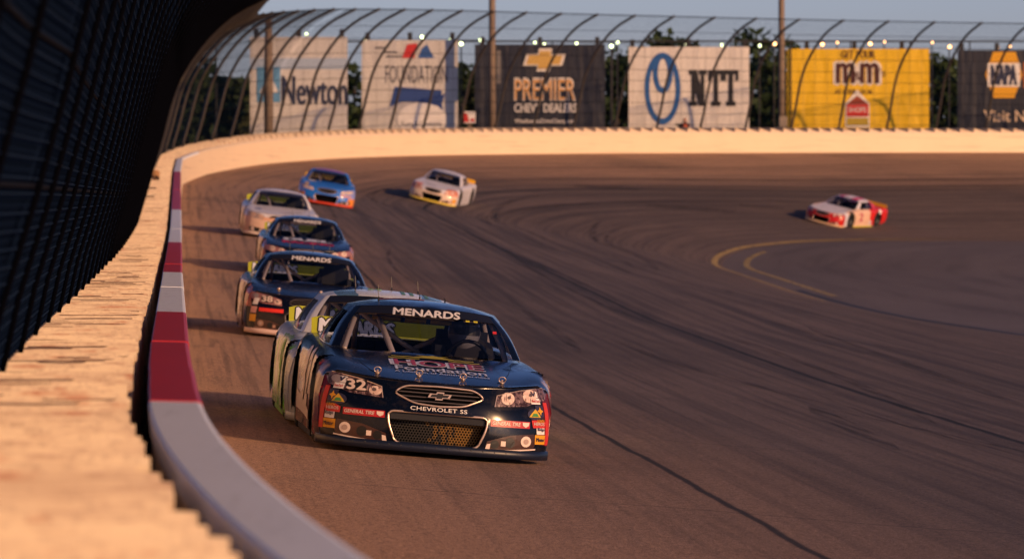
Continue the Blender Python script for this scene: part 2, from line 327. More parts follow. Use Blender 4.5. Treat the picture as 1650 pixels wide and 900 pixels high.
# concrete wall top: short cast blocks, each a little higher at its near end than at its far end
M_conc = mat('sunlit_concrete', (.66, .50, .35), .85); n = N(M_conc); ob = n.coord('Object')
f1 = n.noise(ob, 1.1, 5, .7); f2 = n.noise(ob, 14, 5, .75); f3 = n.noise(ob, 3.1, 3, .6); f4 = n.noise(n.map(ob, (3, 3, 22)), 2.0, 4, .7)
c = n.mix(n.math('MULTIPLY', n.ramp(f1, .45, .75), .7), (.76, .63, .44), (.56, .43, .31)); c = n.mix(n.math('MULTIPLY', n.ramp(f2, .5, .70), .55), c, (.28, .18, .14))
c = n.mix(n.math('MULTIPLY', n.ramp(f4, .52, .68), .6), c, (.38, .24, .18)); c = n.mix(n.math('MULTIPLY', n.ramp(f3, .60, .70), .75), c, (.46, .19, .11))
f5 = n.noise(n.map(ob, (.5, 4.5, 5)), 1.0, 4, .6); c = n.mix(n.math('MULTIPLY', n.ramp(f5, .48, .66), .45), c, (.36, .23, .17)); n.set(n.b.inputs['Base Color'], c); n.bump(f2, .3, .012)
cw = MB(); shade_lines = MB(); s = 3.0; 
while s < SMAX - 1.2:
    L = random.uniform(.46, .56) if s < S_ARC - 10 else random.uniform(.78, .9); hh = random.uniform(.029, .0305) + .17 * min(1, max(0, (s - S_ARC + 15) / 40)); ui = -.285 + random.uniform(-.014, .012) - (.05 if random.random() < .05 else 0)
    P = []
    for sq, top in ((s, hh), (s + L * .985, -.008)):
        for u in (ui, ui - .1, -.62, -1.0, -1.12):
            p = at_s(WP, sq) + at_s(NRM, sq) * u; P.append((p[0], p[1], at_s(ZT, sq) + top + random.uniform(-.0012, .0012) - (.010 if u < -1.1 or u == ui else 0)))
        for u in (-1.12, ui):
            p = at_s(WP, sq) + at_s(NRM, sq) * u; P.append((p[0], p[1], at_s(ZT, sq) - at_s(HB, sq) - .1))
    fs = [(6, 0, 1, 2, 3, 4, 5), (13, 12, 11, 10, 9, 8, 7)] + [(i, (i + 1) % 7, (i + 1) % 7 + 7, i + 7) for i in range(7)]
    cw.add(P, fs)
    if 26 < s < S_ARC - 20 and random.random() < (.8 if s < 80 else .3):  # thin dark rods stand in for shadow lines between the block steps
        for q in range(random.choice((1, 1, 2))):
            ua = random.uniform(ui - .5, ui - .02); ub = ua - random.uniform(.15, .6); a_ = at_s(WP, s - .012) + at_s(NRM, s - .012) * ua; b_ = at_s(WP, s - .012) + at_s(NRM, s - .012) * max(ub, -1.1); zf_ = at_s(ZT, s) + hh - random.uniform(.0, .02)
            shade_lines.tube([(a_[0], a_[1], zf_), ((a_[0] + b_[0]) / 2, (a_[1] + b_[1]) / 2, zf_ + random.uniform(-.004, .004)), (b_[0], b_[1], zf_)], random.uniform(.0012, .0026), 4)
    s += L
cwo = cw.build('concrete_wall', M_conc); shade_lines.build('step_shadow_line', mat('shadow_line_dark', (.16, .09, .065), .9), cwo)
tag(cwo, 'weathered sunlit concrete wall of short stepped blocks between red and white cap and fence', 'wall')

# ------------------------------------------------------------------ catch fence
M_post = mat('fence_post_steel', (.045, .04, .036), .5, .3); M_postd = mat('fence_post_dark', (.0012, .0014, .003), .9, spec=.02); M_wire = mat('fence_wire_dark', (.0034, .0085, .023), .9, spec=.03); M_cab = mat('fence_cable_steel', (.006, .007, .011), .9, spec=.04)
PROF = np.array(catmull([(0, -.1), (.10, .35), (.30, 1.0), (.80, 2.75), (1.55, 3.95), (2.5, 4.85), (3.7, 5.45)], 6))
plen = np.concatenate([[0], np.cumsum(np.linalg.norm(np.diff(PROF, axis=0), axis=1))]); TL = plen[-1]
U_F = -.93
def fpos(s, t, back=0.0):
    o = np.interp(t, plen, PROF[:, 0]) - back; z = np.interp(t, plen, PROF[:, 1]); s = np.clip(s, 0, SMAX)
    o = o - np.clip(.04 * (28 - s), 0, .60)
    p = at_s(WP, s) + at_s(NRM, s) * (U_F + o)[..., None]; return np.concatenate([p, (at_s(ZT, s) + z)[..., None]], -1)
fence = tag(empty('catch_fence', (0, 0, 0)), 'tall dark wire catch fence on curved steel posts leaning over the track', 'fence')
SF0 = s_of_d(9.0); ps = np.arange(SF0, SMAX - 3, 3.2)[:100]
for s in ps:
    t = np.linspace(0, TL, 16); MB().tube([tuple(p) for p in fpos(np.full(16, s), t, -.03 if s < S_ARC - 40 else 0.0)], (.014 if s < 70 else .028) if s < S_ARC - 40 else .062, 8).build('post', M_postd if s < S_ARC - 40 else M_post, fence, True)
def wires(s0, s1, gap, r, nt_=12):
    v = []; f = []
    for sg in (1, -1):
        base = np.arange(s0 - TL if sg > 0 else s0, s1 if sg > 0 else s1 + TL, gap)
        for b0 in base:
            t = np.linspace(0, TL, nt_); s_ = b0 + sg * t; ok = (s_ >= s0) & (s_ <= s1)
            if ok.sum() < 2: continue
            P = fpos(s_[ok], t[ok]); n0 = len(v)
            d = P[-1] - P[0]; d /= np.linalg.norm(d); e1 = np.cross(d, (0, 0, 1.)); e1 /= np.linalg.norm(e1) + 1e-9; e2 = np.cross(e1, d)
            for p in P:
                for k in range(3): v.append(p + r * (math.cos(2.094 * k) * e1 + math.sin(2.094 * k) * e2))
            for i in range(len(P) - 1):
                for k in range(3): f.append((n0 + 3 * i + k, n0 + 3 * i + (k + 1) % 3, n0 + 3 * i + 3 + (k + 1) % 3, n0 + 3 * i + 3 + k))
    return v, f
v, f = [], []
for a_, b_, gp, r in ((SF0, s_of_d(75), .072, .0034), (s_of_d(75), s_of_d(100), .13, .0045), (s_of_d(100), s_of_d(120), .2, .004), (s_of_d(120), S_ARC - 45, .30, .0034), (S_ARC - 45, S_ARC - 5, .42, .0036), (S_ARC - 5, S_ARC + 26, .16, .0040), (S_ARC + 26, SMAX - 3, .24, .0036)):
    v2, f2 = wires(a_, b_, gp, r); n0 = len(v); v += v2; f += [tuple(i + n0 for i in q) for q in f2]
mesh_obj('wire_mesh', v, f, M_wire, fence)
hw = MB()
for t in np.arange(.06, 4.6, .075):
    q = np.arange(SF0, s_of_d(90), 1.6); hw.tube([tuple(p) for p in fpos(q, np.full(len(q), t + random.uniform(-.008, .008)), -.02)], .0030, 4)
mesh_obj('wire_row', hw.v, hw.f, mat('fence_row_wire', (.011, .025, .058), .9, spec=.03), fence)
for t in (.45, 1.0, 1.55, 2.1, 2.65, 3.2, 3.9, 4.7, 5.5, TL - .05):
    q = np.arange(SF0, SMAX - 3, 3.2); MB().tube([tuple(p) for p in fpos(q, np.full(len(q), t))], .012 if t < TL - .1 else .025, 5).build('cable', M_cab, fence, True)

# ------------------------------------------------------------------ behind the fence: boards, lamps, poles, trees
M = {}
def cm(k, c, **kw):
    if k not in M: M[k] = mat(k, c, **kw)
    return M[k]
def bpart(name, poly, m, parent, y=-.015, th=.012):
    return MB().prism(poly, y - th, y).build(name, m, parent)
def btext(s, cx, cz, wd, ht, m, parent, bold=.012, y=-.02, **k):
    v, f = text2d(s, wd, ht, bold, **k); return mesh_obj('lettering', [(a + cx, y - 4 * l_, b + cz) for a, b, l_ in v], f, m, parent)
def board(x0, x1, y0, d, mcol, label, posts=(.06, .5, .94), ytop_extra=.0):
    a = pix(x0, y0, d); b = pix(x1, y0, d); wd = b.x - a.x; zb = ground_board(d, (a.x + b.x) / 2); ht = a.z - zb
    o = tag(empty('billboard', ((a.x + b.x) / 2, d, zb)), label, 'billboard', None)
    MB().box(-wd / 2, wd / 2, 0, .18, .0 + .25, ht).build('panel', mcol, o)
    for p in posts: MB().box(-wd / 2 + wd * p - .11, -wd / 2 + wd * p + .11, .2, .45, -.6, ht + .38).build('post', cm('board_post', (.02, .02, .022)), o)
    k = F / d
    def loc(px, py): return ((px - (x0 + x1) / 2) / k, ht - (py - y0) / k)
    return o, loc, k
def ground_board(d, x):
    s, u = inv(x, d); return float(berm(np.array(s), np.array(min(u, -2.5))))
CRM = (.80, .74, .66); NAVY = (.012, .016, .030)
M_cream = wallpaint('board_white_vinyl', (.60, .59, .57), (.52, .51, .49), .3); M_bwhite = wallpaint('board_bright_vinyl', (.74, .71, .66), (.64, .61, .57), .3); M_navyb = wallpaint('board_navy_vinyl', NAVY, (.016, .02, .036)); M_yelb = wallpaint('board_yellow_vinyl', (.82, .53, .010), (.74, .47, .010), .3)
for _m in (M_cream, M_bwhite, M_navyb, M_yelb):                       # faint vertical joins of the printed sheets and a slight sag
    n = N(_m); bc = n.b.inputs['Base Color']; src = bc.links[0].from_socket; ob = n.coord('Object'); x_ = n.sep(ob)[0]; k_ = n.math('ABSOLUTE', n.math('SUBTRACT', n.math('PINGPONG', n.math('ADD', x_, 50.3), .62), .31)); f_ = n.ramp(k_, .012, .03, .35, 0)
    n.nt.links.new(n.mix(f_, src, (.12, .10, .09)), bc); w_ = n.noise(n.map(ob, (1.2, 1, .35)), 1.0, 3); n.bump(w_, .5, .25)
def rect(l, x0, y0, x1, y1): a, b = l(x0, y1), l(x1, y0); return [(a[0], a[1]), (b[0], a[1]), (b[0], b[1]), (a[0], b[1])]
# 1 town board
o, l, k = board(403, 560, 60, 262, M_cream, 'pale billboard lettered Newton in dark blue behind the tightest part of the fence')
c = l(507, 146); btext('Newton', c[0], c[1], 104 / k, 46 / k, cm('ink_navy', (.02, .03, .075)), o, .015)
bpart('emblem', rect(l, 414, 108, 452, 165), cm('sky_blue', (.10, .28, .50)), o)
bpart('emblem', [l(418, 150), l(434, 118), l(450, 150)], M_cream, o, -.03)
bpart('emblem', rect(l, 403, 94, 560, 112), cm('pale_blue', (.38, .48, .62)), o, -.012)
# 2 foundation board
o, l, k = board(583, 738, 65, 266, M_cream, 'pale billboard with blue ribbon and lettering FOUNDATION beside the dark gold cross board')
c = l(671, 120); btext('FOUNDATION', c[0], c[1], 100 / k, 28 / k, cm('ink_grey', (.10, .10, .12)), o, .0)
c = l(676, 83); bpart('emblem', [l(648, 94), l(656, 72), l(672, 70), l(668, 94)], cm('ink_red', (.55, .03, .03)), o)
bpart('emblem', [l(674, 94), l(680, 78), l(688, 72), l(700, 94)], cm('ink_blue', (.03, .10, .32)), o)
for i, (a_, b_) in enumerate(((604, 616), (620, 632), (622, 640))): bpart('lettering', rect(l, a_, 76 + 7 * i, b_ + 8, 79 + 7 * i), cm('ink_grey', (.1, .1, .12)), o)
bl = cm('ribbon_blue', (.02, .06, .24)); bpart('ribbon', [l(628, 172), l(636, 140), l(668, 142), l(712, 146), l(712, 172), l(672, 164), l(650, 164)], bl, o); bpart('ribbon', [l(708, 158), l(718, 150), l(712, 168), l(717, 188), l(706, 176)], bl, o, -.01)
bpart('emblem', [(q[0], q[1]) for q in [l(x, y) for x, y in ellipse(680, 192, 40, 26, 20)]], cm('board_bright', (.86, .84, .80)), o, -.03)
c = l(680, 201); btext('Racing & Community', c[0], c[1], 66 / k, 11 / k, cm('ink_grey', (.1, .1, .12)), o, 0, -.055)
# 3 dark dealer board
o, l, k = board(765, 975, 72, 272, M_navyb, 'dark navy billboard with gold cross emblem over gold and white lettering')
c = l(877, 97); gold = cm('gold_paint', (.62, .40, .10), rough=.4); sil = cm('pale_edge', (.75, .72, .66)); wht = cm('white_letter', (.80, .78, .74))
bpart('emblem_edge', [(c[0] + a * 35 / k, c[1] + b * 46 / k) for a, b in BOWTIE], sil, o); bpart('emblem', [(c[0] + a * 30 / k, c[1] + b * 36 / k) for a, b in BOWTIE], gold, o, -.03)
c = l(878, 144); btext('PREMIER', c[0], c[1], 98 / k, 36 / k, wht, o, .012); btext('PREMIER', c[0], c[1] - .03, 97 / k, 32 / k, cm('gold_letter', (.66, .36, .12)), o, .0, -.035)
c = l(879, 174); btext('CHEVY DEALERS', c[0], c[1], 100 / k, 14 / k, wht, o, .02)
c = l(878, 196); btext('WestIowansDriveChevy.com', c[0], c[1], 97 / k, 9 / k, wht, o, .01)
# 4 white board with blue ring
o, l, k = board(1013, 1207, 76, 279, M_bwhite, 'white billboard with blue double loop emblem and black lettering NTT', (.03, .5, .97))
blue = cm('loop_blue', (.015, .11, .36)); 
def ring(cx, cy, rx, ry, st, y):
    a = [l(*p) for p in ellipse(cx, cy, rx, ry, 40)]; b = [l(*p) for p in ellipse(cx, cy, rx - st, ry - st * 1.25, 40)]
    v = [(p[0], y, p[1]) for p in a + b]; f = [(i, (i + 1) % 40, 40 + (i + 1) % 40, 40 + i) for i in range(40)]; mesh_obj('emblem', v, f, blue, o)
ring(1067.5, 143, 29, 58, 8, -.02); ring(1068, 118, 16, 33, 8, -.026)
ink = cm('ink_black', (.012, .013, .018))
def slab(x0, x1, y0, y1, kind):
    sw = (x1 - x0) * .30; sh = (y1 - y0) * .13
    if kind == 'T':
        cx = (x0 + x1) / 2; P = [(x0, y0, x1, y0 + sh), (x0, y0, x0 + 5, y0 + sh * 2.3), (x1 - 5, y0, x1, y0 + sh * 2.3), (cx - sw / 2, y0, cx + sw / 2, y1), (cx - sw, y1 - sh, cx + sw, y1)]
    else: P = [(x0 + 4, y0, x0 + 10, y1), (x1 - 10, y0, x1 - 4, y1), (x0, y0, x0 + 11, y0 + sh), (x1 - 13, y0, x1, y0 + sh), (x0, y1 - sh, x0 + 13, y1)]
    mb = MB()
    for i, q in enumerate(P): mb.prism(rect(l, *q), -.03 - .002 * i, -.02)
    if kind == 'N': mb.prism([l(x0 + 3, y0), l(x0 + 13, y0), l(x1 - 3, y1), l(x1 - 13, y1)], -.045, -.02)
    mb.build('lettering', ink, o)
slab(1110, 1139, 113, 171, 'N'); slab(1141, 1166, 113, 171, 'T'); slab(1165, 1190, 113, 171, 'T')
# 5 yellow board (the two painted characters are left out)
o, l, k = board(1268, 1497, 79, 286, M_yelb, 'bright yellow billboard with brown lettering and a small red house emblem', (.14, .475, .81))
brn = cm('brown_letter', (.07, .015, .012))
c = l(1382, 88); btext('GET YOUR', c[0], c[1], 54 / k, 12 / k, brn, o, .02)
c = l(1379, 118); btext('m', c[0] - 17 / k, c[1], 32 / k, 36 / k, wht, o, .06, -.014); btext('m', c[0] - 17 / k, c[1], 28 / k, 32 / k, brn, o, .03, -.03)
btext('&', c[0] + 2.5 / k, c[1] - 5 / k, 11 / k, 14 / k, brn, o, .01, -.03)
btext('m', c[0] + 22 / k, c[1], 32 / k, 36 / k, wht, o, .06, -.014); btext('m', c[0] + 22 / k, c[1], 28 / k, 32 / k, brn, o, .03, -.03); btext("'s", c[0] + 43 / k, c[1] + 1 / k, 9 / k, 14 / k, brn, o, .0, -.03)
c = l(1376, 148); btext('AT YOUR LOCAL', c[0], c[1], 62 / k, 7 / k, brn, o, .02)
bpart('emblem', [l(1362, 205), l(1362, 167), l(1381, 145), l(1401, 167), l(1401, 205)], wht, o); bpart('emblem', [l(1364, 168), l(1381, 154), l(1399, 168)], cm('roof_red', (.30, .05, .02)), o, -.03); bpart('emblem', rect(l, 1364, 168.5, 1399, 188), cm('house_red', (.62, .03, .02)), o, -.03)
c = l(1381, 177); btext("SHOPS", c[0], c[1], 28 / k, 8 / k, wht, o, .01, -.05); bpart('emblem', rect(l, 1364, 190, 1399, 202), cm('olive_yellow', (.45, .33, .03)), o, -.03)
# 6 navy board at the right
o, l, k = board(1543, 1770, 81, 292, M_navyb, 'navy billboard at the right with gold hexagon emblem and pale lettering', (.03, .28, .6, .97))
hexa = [(1587, 121), (1600, 84), (1636, 84), (1647, 121), (1634, 158), (1601, 158)]
bpart('emblem', [l(*p) for p in hexa], cm('gold_hex', (.75, .38, .012)), o); bpart('emblem', rect(l, 1591, 102, 1643, 140), wht, o, -.03)
c = l(1617, 121); btext('NAPA', c[0], c[1], 40 / k, 32 / k, cm('ink_navy', (.02, .03, .075)), o, .03, -.05)
c = l(1641, 187); btext('Visit NAPA', c[0], c[1], 112 / k, 18 / k, cm('pale_gold', (.80, .62, .42)), o, .015)
bpart('emblem', rect(l, 1649, 100, 1700, 142), cm('orange_panel', (.6, .18, .03)), o)

# floodlights on slim poles behind the boards, each lit
M_house = mat('lamp_housing', (.03, .03, .032), .5)
def floodlight(px, py, d, warm, sz, label):
    p = pix(px, py, d); zb = ground_board(d, p.x) - .3
    o = tag(empty('floodlight', (p.x, d, p.z)), label, 'floodlight', 'lit floodlights along the top of the billboards')
    MB().tube([(0, .35, zb - p.z), (0, .35, .05), (0, .12, .05)], .035, 6).build('pole', M_house, o)
    MB().lathe([(.16, .0), (.15, .08), (.02, .16 * sz + .03), (0, .17 * sz + .03)], (0, 0, 0), 'Y', 14).build('housing', M_house, o, True)
    mm = cm('lamp_glow_warm', (1, .8, .6), emit=(1.0, .50, .20), estr=7) if warm else cm('lamp_glow_green', (.9, 1, .8), emit=(.86, 1.0, .55), estr=6)
    MB().lathe([(-.03, 0), (-.02, .10 * sz), (.01, .15 * sz)], (0, 0, 0), 'Y', 14).build('lens', mm, o, True)
lamps = [(348, 54, 0, 1), (494, 55, 0, .7), (590, 63, 0, 1.15), (680, 60, 0, 1.1), (726, 64, 0, .9), (743, 71, 0, 1.25), (774, 65, 0, 1.0), (862, 69, 0, .8), (877, 72, 0, 1.0), (929, 70, 0, .9), (985, 75, 0, 1.2), (995, 69, 0, .9), (1103, 71, 0, .9), (1109, 76, 0, .9), (1163, 73, 0, .9),
         (1224, 74, 0, 1.0), (1248, 71, 1, 1.2), (1325, 72, 1, 1.2), (1349, 69, 1, .7), (1402, 71, 1, 1.2), (1425, 68, 1, .7), (1502, 69, 1, .7), (1530, 76, 1, 1.2), (1608, 77, 1, .8), (1627, 75, 1, .8)]
where = ['farthest left, alone beside the dark trees', 'above the Newton board', 'at the left top corner of the ribbon board', 'above the middle of the ribbon board', 'above the right end of the ribbon board', 'low beside the right edge of the ribbon board', 'just left of the middle light pole', 'left of the pair over the gold cross',
         'right of the pair over the gold cross', 'above the right part of the dark dealer board', 'lower of the pair right of the dark dealer board', 'upper of the pair right of the dark dealer board', 'upper of the pair over the white loop board', 'lower of the pair over the white loop board', 'over the right half of the white loop board', 'between white loop board and right light pole',
         'touching the right light pole', 'large, over the left part of the yellow board', 'small, left of the middle of the yellow board', 'large, over the middle of the yellow board', 'small, right of the middle of the yellow board', 'small, over the right corner of the yellow board', 'large, between yellow and navy boards', 'left of the pair over the gold hexagon', 'right of the pair over the gold hexagon']
for (x, y, wm, sz), wh in zip(lamps, where):
    d = float(np.interp(x, [340, 403, 1650], [255, 263.5, 294])) + .6
    floodlight(x, y, d, wm, sz * .5, ('warm orange floodlight ' if wm else 'greenish white floodlight ') + wh)
rl = MB(); rl.tube([tuple(pix(x, 67, float(np.interp(x, [340, 403, 1650], [255, 263.5, 294])) + 1.1)) for x in range(400, 1700, 50)], .05, 5)
for x in range(410, 1700, 96):
    dq = float(np.interp(x, [340, 403, 1650], [255, 263.5, 294])) + 1.1; p = pix(x, 67, dq); rl.tube([tuple(p), (p.x, p.y, ground_board(dq, p.x) - .4)], .04, 5)
tag(rl.build('lamp_rail', M_house), 'thin dark rail on slim legs running behind the billboard tops', 'rail')
M_pole = noisy('pole_weathered', (.23, .17, .12), (.17, .13, .10), 3.0, .7)
for x, d, label, top, r in ((793, 264, 'tall brown light pole in front of the dark dealer board', 16, .17), (1259, 281, 'tall brown light pole at the left edge of the yellow board', 16, .17), (433, 254, 'short brown wooden pole in front of the Newton board', 5.2, .21)):
    p = pix(x, 210, d); zb = ground_board(d, p.x); o = tag(empty('light_pole', (p.x, d, zb)), label, 'pole')
    MB().tube([(0, 0, -.6), (0, 0, 4), (0, 0, p.z - zb + top)], [r * 1.05, r, r * .75], 10).build('shaft', M_pole, o, True)
    MB().lathe([(-.6, r * 1.5), (.25, r * 1.5), (.3, r * 1.1)], (0, 0, 0), 'Z', 10).build('base_collar', M_house, o)
    if x == 793: MB().box(.22, .42, -.1, .05, pix(x, 135, d).z - zb, pix(x, 82, d).z - zb).build('control_box', cm('box_grey', (.18, .17, .16)), o); MB().box(.1, .23, -.05, .0, pix(x, 112, d).z - zb, pix(x, 108, d).z - zb).build('bracket', M_house, o)
    if x == 1259: MB().box(-.12, .28, -.45, -.18, pix(x, 205, d).z - zb, pix(x, 188, d).z - zb).build('control_box', cm('box_tan', (.30, .25, .2)), o)
# small red and white sign
p = pix(757, 190, 257); sg = tag(empty('trackside_sign', (p.x, p.y, p.z - 1.4)), 'small square red and white sign on a wooden stake behind the far wall', 'sign')
MB().box(-.1, .1, .03, .13, -.6, 1.2).build('stake', M_pole, sg); MB().box(-.27, .27, 0, .03, 1.15, 1.70).build('panel', wht, sg)
MB().prism([(-.27, 1.2), (-.02, 1.2), (-.12, 1.6), (-.27, 1.66)], -.012, -.002).build('marking', cm('ink_red', (.55, .03, .03)), sg); MB().box(.04, .22, -.012, -.002, 1.22, 1.36).build('marking', cm('ink_red', (.55, .03, .03)), sg)
# bits on the near fence
def wallpt(px, py, u):                                            # point on the wall top at this photo height
    best = min(range(len(dd)), key=lambda i: abs((320 - (ZT[i] - H) / dd[i] * F) - py) if dd[i] > 30 else 9e9)
    return best
i = wallpt(0, 292, 0); sC = S[i]
pb = at_s(WP, sC) + at_s(NRM, sC) * -.72; zb = at_s(ZT, sC)
bag = MB(); vv = []
for a_ in range(12):
    for b_ in range(1, 8):
        t = math.pi * b_ / 8; q = 2 * math.pi * a_ / 12; rr = .17 * (1 + .18 * math.sin(3 * q + b_)); vv.append((rr * math.sin(t) * math.cos(q) * .8, rr * math.sin(t) * math.sin(q), .13 + .15 * math.cos(t)))
bag.add(vv, [(a_ * 7 + b_, ((a_ + 1) % 12) * 7 + b_, ((a_ + 1) % 12) * 7 + b_ + 1, a_ * 7 + b_ + 1) for a_ in range(12) for b_ in range(6)] + [tuple(a_ * 7 for a_ in range(12)), tuple(a_ * 7 + 6 for a_ in range(11, -1, -1))])
o = bag.build('tied_bag', mat('tan_canvas', (.36, .19, .08), .9), None, True); o.location = (pb[0], pb[1], zb + .05)
tag(o, 'small tan canvas bag tied against the fence on top of the wall', 'bag')
nk = MB().tube([(.03, -.14, .10), (.10, -.2, .02), (.07, -.22, -.03)], [.03, .035, .02], 6).build('knot', mat('dark_strap', (.03, .02, .015), .8), o)
for py, lb in ((313, 'upper of two short dark steel rods reaching from fence over wall'), (327, 'lower of two short dark steel rods reaching from fence over wall')):
    i = wallpt(0, py, 0); sC = S[i]; a_ = at_s(WP, sC) + at_s(NRM, sC) * -1.0; b_ = at_s(WP, sC) + at_s(NRM, sC) * -.62; zb = at_s(ZT, sC) + .17
    o = MB().tube([(a_[0], a_[1], zb), (b_[0], b_[1], zb - .01)], .016, 6).build('steel_rod', M_house); tag(o, lb, 'rod')

# trees
M_bark = noisy('bark', (.05, .038, .028), (.09, .07, .05), 6, .9); 
def leafmat(name, a, b):
    m = mat(name, a, .7, spec=.2); n = N(m); n.set(n.b.inputs['Base Color'], n.mix(n.ramp(n.noise(n.coord('Object'), .9, 3), .35, .65), a, b)); return m
LM = [leafmat('leaf_dark', (.012, .028, .012), (.03, .052, .018)), leafmat('leaf_mid', (.02, .042, .014), (.045, .07, .022)), leafmat('leaf_olive', (.02, .03, .012), (.05, .055, .02))]
def tree(x, ytop, d, spread, kind, label, nleaf=1700):
    p = pix(x, ytop, d); zb = ground_board(d, p.x) - .3; h = p.z - zb
    o = tag(empty('tree', (p.x, d, zb)), label, 'tree', 'trees behind the billboards')
    mb = MB(); mb.tube([(0, 0, 0), (.1, .05, h * .3), (-.05, 0, h * .6), (0, 0, h * .85)], [.28, .22, .13, .04], 7)
    cl = []
    for i in range(int(9 + h)):
        a = random.uniform(0, 6.28); r = spread * math.sqrt(random.random()) * .8; z = h * random.uniform(.22, .9); r *= math.sqrt(max(.05, 1 - ((z / h - .5) / .52) ** 2)); c = (r * math.cos(a), r * math.sin(a), z); cl.append((c, random.uniform(.5, 1.2) * spread * .36))
        if i < 6: mb.tube([(0, 0, z * .6), (c[0] * .5, c[1] * .5, z * .85), c], [.09, .06, .02], 5)
    mb.build('trunk', M_bark, o, True)
    cl.append(((0, 0, h * .9), spread * .3)); C_ = np.array([c for c, r in cl]); Rr = np.array([r for c, r in cl])
    idx = rng.integers(0, len(cl), nleaf); dr = rng.normal(size=(nleaf, 3)); dr /= np.linalg.norm(dr, axis=1)[:, None]; cen = C_[idx] + dr * (Rr[idx] * rng.random(nleaf) ** .45)[:, None]; cen[:, 2] = np.clip(cen[:, 2], .2, h)
    a = rng.normal(size=(nleaf, 3)); a /= np.linalg.norm(a, axis=1)[:, None]; b = np.cross(a, rng.normal(size=(nleaf, 3))); b /= np.linalg.norm(b, axis=1)[:, None]; sz = rng.uniform(.18, .40, nleaf)[:, None]
    V = np.stack([cen - a * sz, cen + b * sz * .55, cen + a * sz, cen - b * sz * .55], 1).reshape(-1, 3)
    mesh_obj('crown', V, [(4 * i, 4 * i + 1, 4 * i + 2, 4 * i + 3) for i in range(nleaf)], LM[kind], o)
T = [(60, 20, 250, 6, 0, 'dark tree deep behind the near left fence'), (150, 40, 255, 6, 1, 'broad tree behind the middle of the near fence'), (225, 60, 262, 6, 0, 'dark tree behind the far end of the near fence'),
     (300, 128, 275, 4.5, 0, 'low dark tree where the near fence bends'), (345, 134, 280, 4.5, 2, 'low olive tree left of the Newton board'), (392, 130, 284, 4, 0, 'low dark tree touching the left edge of the Newton board'),
     (480, 120, 300, 5, 0, 'tree mostly hidden behind the Newton board'), (572, 108, 305, 4.5, 1, 'dark tree showing between Newton and ribbon boards'), (745, 106, 310, 4.5, 0, 'dark tree in the gap left of the middle light pole'), (790, 112, 318, 4, 2, 'olive tree just behind the middle light pole'),
     (993, 100, 312, 4.5, 0, 'dark tree filling the gap right of the dark dealer board'), (1072, 50, 330, 5.5, 0, 'tall round tree above the left half of the white loop board'), (1205, 49, 330, 5.5, 0, 'tallest dark tree above the gap beside the white loop board'), (1237, 90, 322, 5, 1, 'mid green tree left of the right light pole'),
     (1245, 130, 312, 4, 0, 'low dark tree at the foot of the right light pole'), (1505, 88, 330, 4.5, 1, 'mid green tree at the right edge of the yellow board'), (1530, 125, 322, 5, 0, 'low dark tree between yellow and navy boards'), (1400, 110, 335, 5, 0, 'tree mostly hidden behind the yellow board'), (1650, 120, 335, 5, 0, 'tree mostly hidden behind the navy board'), (880, 110, 330, 5, 0, 'tree mostly hidden behind the dark dealer board'), (655, 130, 320, 5, 0, 'tree mostly hidden behind the ribbon board')]
for x, y, d, sp, kd, lb in T:
    if 'mostly hidden' in lb: continue
    tree(x, y, d, sp * (1.0 if x < 280 else .78), kd, lb, 1700 if x < 280 else 1700)

# ------------------------------------------------------------------ stock cars: one body shape, painted and lettered one by one
ST = [  # half stations front to rear: rocker, low side, mid side, shoulder, fender top, hood edge, hood mid, centre
 [(.915, -2.13, .07), (.945, -2.11, .20), (.955, -2.07, .42), (.915, -1.98, .59), (.82, -2.10, .635), (.57, -2.31, .610), (.30, -2.40, .598), (0, -2.43, .594)],
 [(.955, -1.90, .08), (.975, -1.88, .2), (.985, -1.86, .42), (.965, -1.80, .62), (.86, -1.83, .695), (.62, -1.98, .662), (.32, -2.04, .660), (0, -2.06, .658)],
 [(.975, -1.42, .10), (.99, -1.42, .22), (.995, -1.42, .45), (.975, -1.42, .67), (.88, -1.42, .748), (.68, -1.45, .722), (.34, -1.47, .725), (0, -1.48, .725)],
 [(.95, -1.0, .08), (.965, -1.0, .22), (.97, -1.0, .45), (.95, -1.0, .68), (.87, -1.0, .765), (.73, -1.02, .760), (.36, -1.06, .775), (0, -1.08, .778)],
 [(.945, -.5, .08), (.955, -.5, .22), (.96, -.5, .45), (.94, -.5, .69), (.87, -.5, .775), (.79, -.5, .788), (.4, -.55, .795), (0, -.58, .797)],
 [(.94, .25, .08), (.955, .25, .22), (.955, .25, .45), (.935, .25, .69), (.87, .25, .775), (.79, .25, .79), (.4, .25, .8), (0, .25, .8)],
 [(.95, .95, .08), (.965, .95, .22), (.97, .95, .46), (.955, .95, .70), (.88, .95, .79), (.77, .95, .81), (.4, .95, .82), (0, .95, .82)],
 [(.975, 1.37, .10), (.99, 1.37, .24), (.995, 1.37, .48), (.97, 1.37, .73), (.88, 1.37, .82), (.72, 1.37, .835), (.4, 1.37, .845), (0, 1.37, .85)],
 [(.955, 2.0, .14), (.975, 2.0, .26), (.975, 2.0, .5), (.95, 2.0, .74), (.87, 2.0, .825), (.72, 2.0, .84), (.4, 2.0, .845), (0, 2.0, .845)],
 [(.90, 2.36, .2), (.92, 2.38, .3), (.93, 2.40, .5), (.905, 2.40, .74), (.84, 2.44, .812), (.7, 2.48, .83), (.4, 2.50, .838), (0, 2.50, .838)]]
FI = [[(.83, -2.31, .07), (.57, -2.44, .07), (.30, -2.49, .07), (0, -2.51, .07)], [(.83, -2.325, .2), (.57, -2.455, .2), (.30, -2.51, .2), (0, -2.53, .2)], [(.83, -2.27, .43), (.57, -2.42, .43), (.30, -2.485, .43), (0, -2.51, .43)]]
